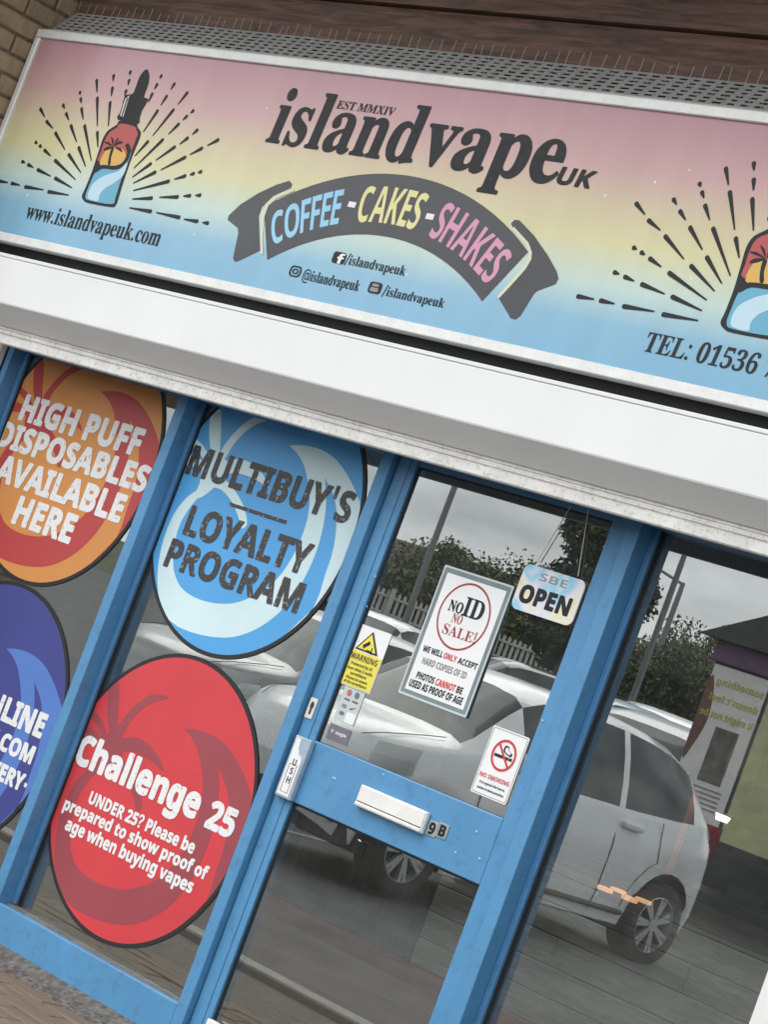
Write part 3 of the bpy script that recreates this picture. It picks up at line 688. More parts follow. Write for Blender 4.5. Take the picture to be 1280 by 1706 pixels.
def quad_rect(tl, tr, bl, br, y):
    a, b, c_, d = (P(*q, y) for q in (tl, tr, bl, br))
    return (a.x + c_.x) / 2, (b.x + d.x) / 2, (c_.z + d.z) / 2, (a.z + b.z) / 2

# ================================================================== THE SETTING: ground
ASPHALT = mat('asphalt', (0.085, 0.086, 0.086), 0.85, var=0.25, vscale=3, bump=0.6, bscale=140,
              dark=(0.03, 0.03, 0.032), dscale=0.6, damt=0.6)
CONC = mat('mortar_bed', (0.13, 0.12, 0.108), 0.95, var=0.45, vscale=34, bump=1.0, bscale=60,
           dark=(0.05, 0.046, 0.04), dscale=22, damt=0.8)
def ground_z(y):
    return -0.03 + max(0.0, min(-y, 9.0) - 1.7) * 0.0185 + max(0.0, -y - 9.0) * 0.045
ys = [-1.7, -4, -9, -14, -20, -28, -33.0]
gv, gf = [], []
for y in ys:
    gv += [(-120, y, ground_z(y)), (60, y, ground_z(y))]
for i in range(len(ys) - 1):
    gf.append((2 * i, 2 * i + 1, 2 * i + 3, 2 * i + 2))
tag(mesh_obj('car_park_ground', gv, [f[::-1] for f in gf], ASPHALT), kind='structure')
tag(mesh_obj('ground', [(-900, -900, -0.12), (900, -900, -0.12), (900, 900, -0.12), (-900, 900, -0.12)],
             [(0, 1, 2, 3)], mat('earth_ground', (0.07, 0.075, 0.05), 0.95, var=0.2)), kind='structure')
# planted bank behind the car park
BANK = mat('rough_grass_bank', (0.075, 0.085, 0.045), 0.95, var=0.4, vscale=2.0, bump=0.8, bscale=12)
bz = ground_z(-33)
tag(mesh_obj('bank', [(-120, -33, bz), (60, -33, bz), (60, -35.5, 2.1), (-120, -35.5, 2.1), (60, -140, 2.6), (-120, -140, 2.6)],
             [(3, 2, 1, 0), (5, 4, 2, 3)], BANK), kind='structure')
box('kerb', -30, 12, -1.84, -1.70, -0.12, 0.0, mat('concrete_kerb', (0.33, 0.32, 0.30), 0.9, var=0.15, bump=0.3), None, 0.008)
tag(bpy.data.objects['kerb'], kind='structure')
# painted bay lines
LINE = mat('road_paint', (0.30, 0.30, 0.29), 0.7, var=0.25, vscale=20)
for k, x in enumerate((-16.0, -13.5, -11.6, -3.1)):
    y0, y1 = -4.2, -9.2
    o = mesh_obj('bay_marking', [(x - .05, y0, ground_z(y0) + .005), (x + .05, y0, ground_z(y0) + .005), (x + .05, -8, ground_z(-8) + .005), (x - .05, -8, ground_z(-8) + .005),
                                 (x + .05, y1, ground_z(y1) + .005), (x - .05, y1, ground_z(y1) + .005)],
                 [(3, 2, 1, 0), (5, 4, 2, 3)], LINE)
    tag(o, kind='structure')
# pavement in front of the shop: mortar strip against the sill, then brown pavers laid one by one
pave = tag(box('pavement', -14, 4, -1.70, 0.02, -0.12, -0.035, CONC, None, 0.0), kind='structure')
strip_v, strip_f = [], []
NX, NY = 120, 6
for i in range(NX + 1):
    for j in range(NY + 1):
        x = -7.4 + 2.6 * i / NX
        y = 0.004 - 0.164 * j / NY
        h = (-0.012 - 0.018 * j / NY + random.uniform(-.005, .006)) if j > 1 else random.uniform(.002, .005) - .009 * j
        strip_v.append((x, y, h))
for i in range(NX):
    for j in range(NY):
        a = i * (NY + 1) + j
        strip_f.append((a, a + 1, a + NY + 2, a + NY + 1))
mesh_obj('mortar_strip', strip_v, strip_f, CONC, pave)
PAVER = wood_mat('brown_paver', (0.105, 0.080, 0.056), (0.215, 0.165, 0.12), (1.2, 14, 14), 0.85, 0.3, 0.5)
pm = box_bm(-.147, .147, -.0465, .0465, -.03, .03, 0.004, 1)
pme = bpy.data.meshes.new('paver'); pm.to_mesh(pme); pm.free(); pme.materials.append(PAVER)
for r in range(9):
    for k in range(14):
        o = link(bpy.data.objects.new('paver', pme), pave)
        o.location = (-8.2 + k * 0.3 + (0.15 if r % 2 else 0), -0.21 - r * 0.098, -0.051 + random.uniform(-.003, .003))
        o.rotation_euler = (random.uniform(-.012, .012), random.uniform(-.01, .01), random.uniform(-.01, .01))

# ================================================================== shop interior (seen through the glass)
FLOORW = wood_mat('brown_laminate_floor', (0.15, 0.11, 0.078), (0.29, 0.22, 0.16), (1.0, 16, 16), 0.5, 0.1, 0.1)
INT = mat('interior_paint_grey', (0.16, 0.155, 0.15), 0.9, var=0.1)
CEIL = mat('interior_ceiling', (0.35, 0.35, 0.34), 0.9, var=0.05)
ifl = tag(box('interior_floor', -10.5, -2.4, 0.13, 5.6, -0.09, -0.03, mat('screed', (0.08, 0.06, 0.045), 0.9), None, 0), kind='structure')
fb = box_bm(-1.21, 1.21, -.093, .093, -.012, .012, 0.0025, 1)
fbm = bpy.data.meshes.new('floor_board'); fb.to_mesh(fbm); fb.free(); fbm.materials.append(FLOORW)
for r in range(17):
    for k in range(4):
        x = -10.2 + k * 2.43 + (r * 0.77) % 2.43
        if x - 1.21 > -3.2: continue
        o = link(bpy.data.objects.new('floor_board', fbm), ifl)
        o.location = (x, 0.24 + r * 0.188, -0.012 + random.uniform(-.0008, .0008))
tag(box('interior_wall', -10.5, -2.4, 5.6, 5.7, -0.09, 2.9, INT, None, 0), kind='structure')
tag(box('interior_wall', -10.6, -10.5, 0.14, 5.7, -0.09, 2.9, INT, None, 0), kind='structure')
tag(box('interior_wall', -2.4, -2.3, 0.14, 5.7, -0.09, 2.9, INT, None, 0), kind='structure')
tag(box('ceiling', -10.6, -2.3, 0.14, 5.7, 2.9, 3.0, CEIL, None, 0), kind='structure')

GREYW = wood_mat('grey_limed_planks', (0.20, 0.21, 0.20), (0.50, 0.51, 0.49), (1.0, 12, 12), 0.6, 0.5, 0.35)
counter = thing('shop_counter', 'grey wood-plank counter with red skirting, seen inside through the glass', 'counter', (-6.0, 3.2, 0))
box('carcass', -10.2, -3.2, 3.222, 3.75, 0.0, 0.84, DARKV, counter, 0)
box('worktop', -10.25, -3.15, 3.16, 3.78, 0.845, 0.885, mat('counter_top_dark', (0.035, 0.034, 0.034), 0.3, var=0.2), counter, 0.004)
box('skirting', -10.2, -3.2, 3.20, 3.22, 0.0, 0.085, mat('red_skirting', (0.34, 0.08, 0.06), 0.5, var=0.15), counter, 0.003)
for r in range(6):
    x = -7.35 + (r * 0.37) % 0.9
    edges = [-7.36]
    while x < -3.2:
        if x > edges[-1] + .2: edges.append(x)
        x += 1.22
    edges.append(-3.2)
    for a, b in zip(edges[:-1], edges[1:]):
        z = 0.09 + r * 0.1255
        box('plank', a + .002, b - .002, 3.203 + random.uniform(0, .004), 3.222, z, z + 0.120, GREYW, counter, 0.003)
SLAT = wood_mat('dark_slat_wood', (0.03, 0.026, 0.022), (0.075, 0.064, 0.054), (12, 12, 0.8), 0.6, 0.1, 0.3)
sm = box_bm(-.017, .017, -.01, .01, -.375, .375, 0.003, 1)
sme = bpy.data.meshes.new('slat'); sm.to_mesh(sme); sm.free(); sme.materials.append(SLAT)
for k in range(66):
    o = link(bpy.data.objects.new('slat', sme), counter)
    o.location = (-10.18 + k * 0.0427 + 6.0, 3.211 - 3.2, 0.465)

shelf = thing('display_shelf', 'dark wall shelving with small boxes behind the counter', 'shelf', (-6.4, 5.3, 0))
SHELFM = mat('shelf_dark_board', (0.06, 0.052, 0.046), 0.6, var=0.2)
for z in (0.02, 0.62, 1.0, 1.38, 1.76, 2.14):
    box('shelf_board', -9.4, -3.4, 5.25, 5.59, z, z + 0.025, SHELFM, shelf, 0.002)
for x in (-9.42, -7.92, -6.42, -4.92, -3.4):
    box('upright', x - .012, x + .012, 5.24, 5.595, 0, 2.3, SHELFM, shelf, 0.002)
boxcols = [mat('carton_%d' % i, c, 0.5, var=0.1) for i, c in enumerate([
    (0.16, 0.13, 0.10), (0.10, 0.11, 0.12), (0.25, 0.23, 0.2), (0.06, 0.12, 0.11), (0.16, 0.05, 0.04), (0.05, 0.05, 0.06), (0.3, 0.28, 0.24), (0.12, 0.09, 0.07)])]
rc = random.Random(3)
names = ['tan', 'slate', 'cream', 'teal', 'brick-red', 'black', 'ivory', 'brown']
seen = set()
for zi, z in enumerate((1.025, 0.645, 1.405)):
    x = -7.6
    while x < -4.2:
        w = rc.uniform(.12, .24); h = rc.uniform(.14, .3); ci = rc.randrange(8)
        if (zi, ci) not in seen and min(abs(x + w / 2 - u) for u in (-7.92, -6.42, -4.92)) > w / 2 + .03:
            seen.add((zi, ci))
            o = box('stock_carton', x, x + w, 5.27, 5.45, z + .0005, z + h, boxcols[ci], None, 0.004)
            tag(o, 'small %s stock carton on the %s shelf behind the counter' % (names[ci], ('middle', 'lower', 'upper')[zi]), 'carton', 'stock cartons on the interior shelves')
        x += w + rc.uniform(.01, .08)
sp0 = P(1128, 1416, 3.4)
st = thing('display_stand', 'thin orange-red upright post standing on the counter inside the right window', 'stand', (sp0.x, 3.4, 0.885))
ORG = mat('orange_red_plastic', (0.55, 0.10, 0.04), 0.4)
box('post', sp0.x - .013, sp0.x + .013, 3.388, 3.412, 0.90, 1.27, ORG, st, 0.003)
box('foot', sp0.x - .06, sp0.x + .06, 3.34, 3.46, 0.8855, 0.8995, SHELFM, st, 0.003)
GLOW = bpy.data.materials.new('warm_lit_diffuser')
GLOW.use_nodes = True
_b = GLOW.node_tree.nodes['Principled BSDF']
_b.inputs['Base Color'].default_value = (0.8, 0.5, 0.25, 1)
_b.inputs['Emission Color'].default_value = (1.0, 0.50, 0.27, 1)
_b.inputs['Emission Strength'].default_value = 0.45
GLOWW = bpy.data.materials.new('fill_panel_glow')
GLOWW.use_nodes = True
_b = GLOWW.node_tree.nodes['Principled BSDF']
_b.inputs['Emission Color'].default_value = (1.0, 0.95, 0.86, 1)
_b.inputs['Emission Strength'].default_value = 5.5
GLOWV = GLOWW.copy(); GLOWV.name = 'small_lamp_glass'
GLOWV.node_tree.nodes['Principled BSDF'].inputs['Emission Strength'].default_value = 1.6
la = P(1000, 1474, 3.1); lb_ = P(1085, 1500, 3.1)
glow = thing('light_strip', 'warm orange lit strip lamp along the counter, seen through the right window', 'lamp', ((la.x + lb_.x) / 2, 3.1, min(la.z, lb_.z) - .02))
n_ = 4
for k in range(n_):
    a = la.lerp(lb_, k / n_); b = la.lerp(lb_, (k + .86) / n_)
    zc = la.z + (-.008, .006, -.004, .008)[k]
    box('diffuser', a.x, b.x, 3.08, 3.13, zc - (.010, .006, .012, .008)[k], zc + .009, GLOW, glow, .004)
box('channel', la.x - .02, lb_.x + .02, 3.131, 3.159, la.z - .05, la.z + .05, SHELFM, glow, .003)
wl_ = P(1205, 1362, 4.6)
wall_lamp = thing('wall_lamp', 'pair of small bright white lamp shades glowing inside the right window', 'lamp', (wl_.x, 4.6, wl_.z))
for s_ in (-1, 1):
    cx = wl_.x + s_ * .019
    prof = [(-.015, .013), (.014, .008), (.002, -.02), (-.003, -.02)]
    v = [Vector((cx + a, 4.6 + d, wl_.z + b)) - wall_lamp.location for d in (-.02, .02) for a, b in prof]
    mesh_obj('shade', v, [(0, 3, 2, 1), (4, 5, 6, 7), (0, 1, 5, 4), (1, 2, 6, 5), (2, 3, 7, 6), (3, 0, 4, 7)], GLOWV, wall_lamp)
box('bracket', wl_.x - .03, wl_.x + .03, 4.625, 4.70, wl_.z - .03, wl_.z + .03, SHELFM, wall_lamp, .004)
for k, (lx, nm) in enumerate(((-8.6, 'left'), (-6.6, 'middle'), (-4.6, 'right'))):  # unseen glowing panels, added to brighten the interior behind the glass
    cl = thing('added_ceiling_panel', 'added unseen ceiling panel that brightens the shop interior, %s of three' % nm, 'lamp', (lx, 2.1, 2.86), 'added unseen panels brightening the shop interior')
    box('frame', lx - .32, lx + .32, 1.78, 2.42, 2.872, 2.899, WHITE, cl, .003)
    box('diffuser', lx - .3, lx + .3, 1.8, 2.4, 2.862, 2.8715, GLOWW, cl, .002)
box('stem', wl_.x - .01, wl_.x + .01, 4.70, 5.24, wl_.z - .01, wl_.z + .01, SHELFM, wall_lamp, .002)

# ================================================================== shell of the building
WALLM = mat('render_wall_dark', (0.10, 0.095, 0.09), 0.9, var=0.1)
shell = tag(box('wall', -10.6, -2.3, -0.045, 0.13, 1.95, 3.7, WALLM, None, 0), kind='structure')
tag(box('wall', -10.6, -7.47, -0.02, 0.13, -0.1, 1.949, WALLM, None, 0), kind='structure')
tag(box('wall', -3.35, -2.3, -0.02, 0.13, -0.1, 1.949, WALLM, None, 0), kind='structure')
tag(box('eave', -10.6, 2.0, -0.95, 0.10, 3.72, 3.9, mat('brown_eave', (0.04, 0.026, 0.02), 0.8, var=0.2), None, 0.01), kind='structure')

clad = thing('timber_cladding', 'dark brown stained horizontal timber boards above the shop sign', 'cladding', (-5.2, -0.07, 3.0))
for k in range(4):
    z = 3.02 + k * 0.1375 if False else 2.965 + k * 0.185 - (0.0 if k else 0)
    z0, z1 = 2.925 + k * 0.186, 2.925 + k * 0.186 + 0.181
    lap = 0.006
    prism_x('board', [(-0.046, z0), (-0.072, z0 + .004), (-0.074, z0 + .012), (-0.070, z1 - .02), (-0.062, z1 - .004), (-0.058, z1), (-0.046, z1)],
            -7.66, -2.6, CLAD, clad)

# brick pier that comes forward at the left end of the sign
pier = thing('brick_pier', 'buff brick pier projecting forward beside the left end of the sign', 'wall', (-7.80, -0.45, -0.1))
box('mortar_core', -7.97, -7.668, -0.49, -0.047, -0.1, 3.72, MORTAR, pier, 0)
bb = box_bm(-.05, .05, -.1075, .1075, -.0325, .0325, 0.005, 1)
bme = bpy.data.meshes.new('brick'); bb.to_mesh(bme); bb.free(); bme.materials.append(BRICK)
hb = box_bm(-.05, .05, -.051, .051, -.0325, .0325, 0.005, 1)
hme = bpy.data.meshes.new('half_brick'); hb.to_mesh(hme); hb.free(); hme.materials.append(BRICK)
for r in range(50):
    z = -0.06 + r * 0.075
    if z > 3.68: break
    y = -0.16 if r % 2 == 0 else -0.10
    seq = [bme] * 2 if r % 2 == 0 else [hme, bme, hme]
    yy = -0.05
    for me_ in seq:
        hl = 0.1075 if me_ is bme else 0.051
        if yy - 2 * hl < -1.07: break
        o = link(bpy.data.objects.new('brick', me_), pier)
        o.location = Vector((-7.71 + random.uniform(-.002, .002), yy - hl, z)) - pier.location
        o.rotation_euler = (random.uniform(-.006, .006), 0, random.uniform(-.006, .006))
        yy -= 2 * hl + 0.010

# ================================================================== shop sign
SX0, SX1, SZ0, SZ1, SY = -7.621, -2.95, 2.262, 3.0, -0.20
sign = thing('shop_sign', 'long pastel shop sign board with bottle logos and arched black banner', 'sign', (-5.3, -0.13, 2.231))
def sign_panel_mat():
    m = bpy.data.materials.new('sign_print_gradient')
    m.use_nodes = True
    n, l = nodes_of(m)
    b = n['Principled BSDF']
    tc = n.new('ShaderNodeTexCoord')
    sp = n.new('ShaderNodeSeparateXYZ')
    l.new(tc.outputs['Object'], sp.inputs['Vector'])
    mr = n.new('ShaderNodeMapRange')
    mr.inputs['From Min'].default_value = SZ0 - 2.231
    mr.inputs['From Max'].default_value = SZ1 - 2.231
    l.new(sp.outputs['Z'], mr.inputs['Value'])
    r = n.new('ShaderNodeValToRGB')
    e = r.color_ramp.elements
    e[0].position = 0.0; e[0].color = (0.20, 0.42, 0.60, 1)
    e[1].position = 1.0; e[1].color = (0.50, 0.27, 0.31, 1)
    for p, c in ((0.16, (0.24, 0.46, 0.61)), (0.30, (0.52, 0.66, 0.60)), (0.46, (0.66, 0.63, 0.36)), (0.60, (0.64, 0.55, 0.36)), (0.76, (0.60, 0.38, 0.37))):
        x = e.new(p); x.color = (*c, 1)
    l.new(mr.outputs['Result'], r.inputs['Fac'])
    # faded runs and grime
    mp = n.new('ShaderNodeMapping'); mp.inputs['Scale'].default_value = (3.5, 3.5, 0.9)
    l.new(tc.outputs['Object'], mp.inputs['Vector'])
    t = n.new('ShaderNodeTexNoise'); t.inputs['Scale'].default_value = 3; t.inputs['Detail'].default_value = 8
    l.new(mp.outputs['Vector'], t.inputs['Vector'])
    rr = n.new('ShaderNodeValToRGB')
    rr.color_ramp.elements[0].position = 0.35; rr.color_ramp.elements[0].color = (0.945, 0.94, 0.935, 1)
    rr.color_ramp.elements[1].position = 0.65; rr.color_ramp.elements[1].color = (1.0, 1.0, 1.0, 1)
    l.new(t.outputs['Fac'], rr.inputs['Fac'])
    mu = n.new('ShaderNodeMixRGB'); mu.blend_type = 'MULTIPLY'; mu.inputs['Fac'].default_value = 1.0
    l.new(r.outputs['Color'], mu.inputs['Color1']); l.new(rr.outputs['Color'], mu.inputs['Color2'])
    # small pale flecks
    v = n.new('ShaderNodeTexVoronoi'); v.inputs['Scale'].default_value = 9.0
    l.new(tc.outputs['Object'], v.inputs['Vector'])
    vr = n.new('ShaderNodeValToRGB')
    vr.color_ramp.elements[0].position = 0.028; vr.color_ramp.elements[0].color = (1, 1, 1, 1)
    vr.color_ramp.elements[1].position = 0.05; vr.color_ramp.elements[1].color = (0, 0, 0, 1)
    l.new(v.outputs['Distance'], vr.inputs['Fac'])
    m2 = n.new('ShaderNodeMixRGB')
    l.new(vr.outputs['Color'], m2.inputs['Fac'])
    l.new(mu.outputs['Color'], m2.inputs['Color1'])
    m2.inputs['Color2'].default_value = (0.75, 0.74, 0.68, 1)
    l.new(m2.outputs['Color'], b.inputs['Base Color'])
    b.inputs['Roughness'].default_value = 0.2
    b.inputs['Specular IOR Level'].default_value = 0.5
    w = n.new('ShaderNodeTexNoise'); w.inputs['Scale'].default_value = 1.6; w.inputs['Detail'].default_value = 2
    l.new(tc.outputs['Object'], w.inputs['Vector'])
    bp = n.new('ShaderNodeBump'); bp.inputs['Strength'].default_value = 0.25; bp.inputs['Distance'].default_value = 0.06
    l.new(w.outputs['Fac'], bp.inputs['Height']); l.new(bp.outputs['Normal'], b.inputs['Normal'])
    return m
box('printed_panel', SX0 + .002, SX1, SY + 0.006, SY + 0.02, SZ0 - .01, SZ1 + .01, sign_panel_mat(), sign, 0)
box('frame', SX0 - .027, SX1 + .02, SY - 0.004, SY + 0.10, SZ1, SZ1 + .032, ALU, sign, 0.003)
box('frame', SX0 - .027, SX1 + .02, SY - 0.004, SY + 0.10, SZ0 - .032, SZ0, ALU, sign, 0.003)
box('frame', SX0 - .027, SX0, SY - 0.0035, SY + 0.10, SZ0 + .0005, SZ1 - .0005, ALU, sign, 0.003)
box('frame_bead', SX0 - .0005, SX0 + .004, SY + 0.001, SY + 0.0055, SZ0 + .001, SZ1 - .001, WHITE, sign, 0)
box('frame', SX1, SX1 + .02, SY - 0.0035, SY + 0.10, SZ0 + .0005, SZ1 - .0005, ALU, sign, 0.003)
box('back_tray', SX0 - .02, SX1 + .015, SY + 0.101, -0.05, SZ0 - .02, SZ1 + .02, DARKV, sign, 0)

PY = SY + 0.0048          # plane of the print on the panel
def pxl(pts, y=PY):
    return [XZ(u, v, y) for u, v in pts]
lettering('island', (442.5, 235), (546, 156.5), (685, 270), PY, GRAPHITE, sign, font='R', bold=0.016, shear=0.06, tall=0.455)
lettering('vape', (735, 277), (714, 206), (931, 285), PY, GRAPHITE, sign, left=(717, 206), font='R', bold=0.028, shear=0.05, tall=0.310)
lettering('UK', (925, 305), (931, 277), (983, 310), PY, GRAPHITE, sign, bold=0.035, shear=0.17)
lettering('EST MMXIV', (559.5, 180), (562.5, 166), (656, 190), PY, GRAPHITE, sign, font='R', shear=0.12)
lettering('www.islandvapeuk.com', (40, 363), (108, 344), (267, 398), PY, VINYL_BLACK, sign, font='R', shear=0.0, tall=0.53)
lettering('/islandvapeuk', (578, 440), (597, 424.5), (676, 452), PY, VINYL_BLACK, sign, font='R', tall=0.53, left=(577, 430))
lettering('@islandvapeuk', (502, 465), (525, 449), (600, 475), PY, VINYL_BLACK, sign, font='R', tall=0.53)
lettering('/islandvapeuk', (640, 492), (662, 478), (741, 505), PY, VINYL_BLACK, sign, font='R', tall=0.53, left=(638, 486))
lettering('TEL: 01536 7', (1070, 584), (1077, 549.5), (1292, 618), PY, GRAPHITE, sign, font='R', shear=0.08, bold=-0.006)
# social marks
def mark(tl, br, kind):
    x0, z1 = XZ(*tl, PY); x1, z0 = XZ(*br, PY)
    w, h = x1 - x0, z1 - z0
    if kind == 'f':
        flat('social_mark', [rect_loop(x0, x1, z0, z1, w * .18)], PY, VINYL_BLACK, sign)
        s = w * 0.12
        cx = x0 + w * .62
        L = [(cx - s, z0), (cx + s, z0), (cx + s, z0 + h * .42), (cx + w * .26, z0 + h * .42), (cx + w * .28, z0 + h * .58), (cx + s, z0 + h * .58),
             (cx + s, z0 + h * .70), (cx + w * .3, z0 + h * .74), (cx + w * .3, z0 + h * .9), (cx, z0 + h * .88), (cx - s, z0 + h * .74), (cx - s, z0 + h * .58), (cx - w * .22, z0 + h * .58), (cx - w * .22, z0 + h * .42), (cx - s, z0 + h * .42)]
        flat('social_mark', [L], PY - .0012, WHITE_PRINT, sign)
    elif kind == 'i':
        flat('social_mark', [rect_loop(x0, x1, z0, z1, w * .28), rect_loop(x0 + w * .13, x1 - w * .13, z0 + h * .13, z1 - h * .13, w * .2)[::-1],
                             circle_loop((x0 + x1) / 2, (z0 + z1) / 2, w * .27, 20, h * .25), circle_loop((x0 + x1) / 2, (z0 + z1) / 2, w * .15, 20, h * .14)[::-1]], PY, VINYL_BLACK, sign)
    else:
        flat('social_mark', [rect_loop(x0, x1, z0, z1, w * .2)], PY, VINYL_BLACK, sign)
        flat('social_mark', [rect_loop(x0 + w * .18, x1 - w * .18, z0 + h * .14, z0 + h * .5, w * .08)], PY - .0012, mat('grey_print', (0.25, 0.26, 0.27), 0.4), sign)
        flat('social_mark', [rect_loop(x0 + w * .25, x1 - w * .25, z0 + h * .6, z0 + h * .84, w * .04)], PY - .0012, MATS['grey_print'], sign)
mark((558, 418), (572, 441), 'f'); mark((486, 441), (498, 463), 'i'); mark((618, 468), (632, 491), 'y')

# arched banner
AX, AZ = -5.477, 1.60
RO, RI = 1.104, 0.905
PALE = mat('banner_keyline', (0.66, 0.66, 0.50), 0.35)
def arc(r, a0, a1, n=24, cx=AX, cz=AZ):
    return [(cx + r * math.sin(RAD(a0 + (a1 - a0) * k / n)), cz + r * math.cos(RAD(a0 + (a1 - a0) * k / n))) for k in range(n + 1)]
def ang(u, v):
    x, z = XZ(u, v, PY)
    return math.degrees(math.atan2(x - AX, z - AZ)), math.hypot(x - AX, z - AZ)
BAN = mat('banner_charcoal', (0.050, 0.050, 0.056), 0.28, var=0.12, vscale=6, rvar=0.06)
aL, aR = ang(437, 345)[0], ang(872, 395)[0]
aL = (ang(443, 424)[0] + ang(437, 345)[0]) / 2 + 0.3
aR = (ang(806, 500)[0] + ang(878, 420)[0]) / 2
flat('banner', [arc(RO, aL, aR) + arc(RI, aR, aL)], PY, BAN, sign)
def tail(pts):
    flat('banner_tail', [smooth_loop(pxl(pts), 2)], PY, BAN, sign)
flat('banner_tail', [pxl([(482, 301), (487, 307), (484, 313), (455, 326), (436, 345), (431, 360), (432, 395), (433, 417), (398, 434), (391, 436), (388, 430), (397, 388), (396, 380), (379, 366), (381, 359), (400, 341), (430, 322), (460, 308)])], PY, BAN, sign)
flat('banner_tail', [pxl([(852, 372), (858, 366), (866, 367), (890, 392), (913, 425), (928, 452), (931, 464), (926, 473), (896, 484), (890, 489), (867, 526), (859, 532), (851, 530), (830, 494), (845, 478), (870, 452), (882, 436), (884, 424), (878, 408), (856, 382)])], PY, BAN, sign)
# pale keyline between band and tails
flat('banner_keyline', [pxl([(489, 313), (491, 318), (462, 330), (447, 343), (441, 360), (438, 392), (438, 424), (434, 424), (434, 392), (436, 360), (442, 341), (458, 327)])], PY - .0006, PALE, sign)
flat('banner_keyline', [pxl([(853, 381), (857, 378), (881, 404), (887, 420), (886, 432), (876, 449), (850, 478), (832, 497), (829, 494), (846, 475), (872, 446), (881, 431), (882, 421), (876, 407)])], PY - .0006, PALE, sign)
def arc_word(s, a0, a1, rin, rout, m, lean=0.0):
    """condensed capitals standing on the arc"""
    adv = [GLYPH['S' + ch] for ch in s]
    ext = [(min(p[0] for lp in g[1] for p in lp), max(p[0] for lp in g[1] for p in lp)) for g in adv]
    gap = 0.045
    tot = sum(b - a for a, b in ext) + gap * (len(s) - 1)
    x = 0.0
    out = []
    for g, (a, b) in zip(adv, ext):
        gl = []
        out.append(gl)
        for lp in g[1]:
            q = []
            for px, py in lp:
                t = (x + px - a) / tot
                r = rin + (rout - rin) * py / CAPH
                an = a0 + (a1 - a0) * t + lean * py
                q.append((AX + r * math.sin(RAD(an)), AZ + r * math.cos(RAD(an))))
            gl.append(q)
        x += b - a + gap
    word('lettering', out, PY - .0006, m, sign, 0.0004, 0.0)
SKYB = mat('print_sky_blue', (0.30, 0.60, 0.80), 0.4)
YEL = mat('print_pale_yellow', (0.75, 0.70, 0.33), 0.4)
PNK = mat('print_pink', (0.66, 0.30, 0.45), 0.4)
arc_word('COFFEE', ang(452, 375)[0], ang(567, 355)[0], 0.945, 1.062, SKYB)
arc_word('CAKES', ang(600, 340)[0], ang(706, 350)[0], 0.945, 1.062, YEL)
arc_word('SHAKES', ang(726, 370)[0], ang(843, 440)[0], 0.945, 1.062, PNK)
for u, v in ((587, 341), (717, 361)):
    x, z = XZ(u, v, PY)
    flat('lettering', [rect_loop(x - .017, x + .017, z - .009, z + .009)], PY - .0012, WHITE_PRINT, sign)

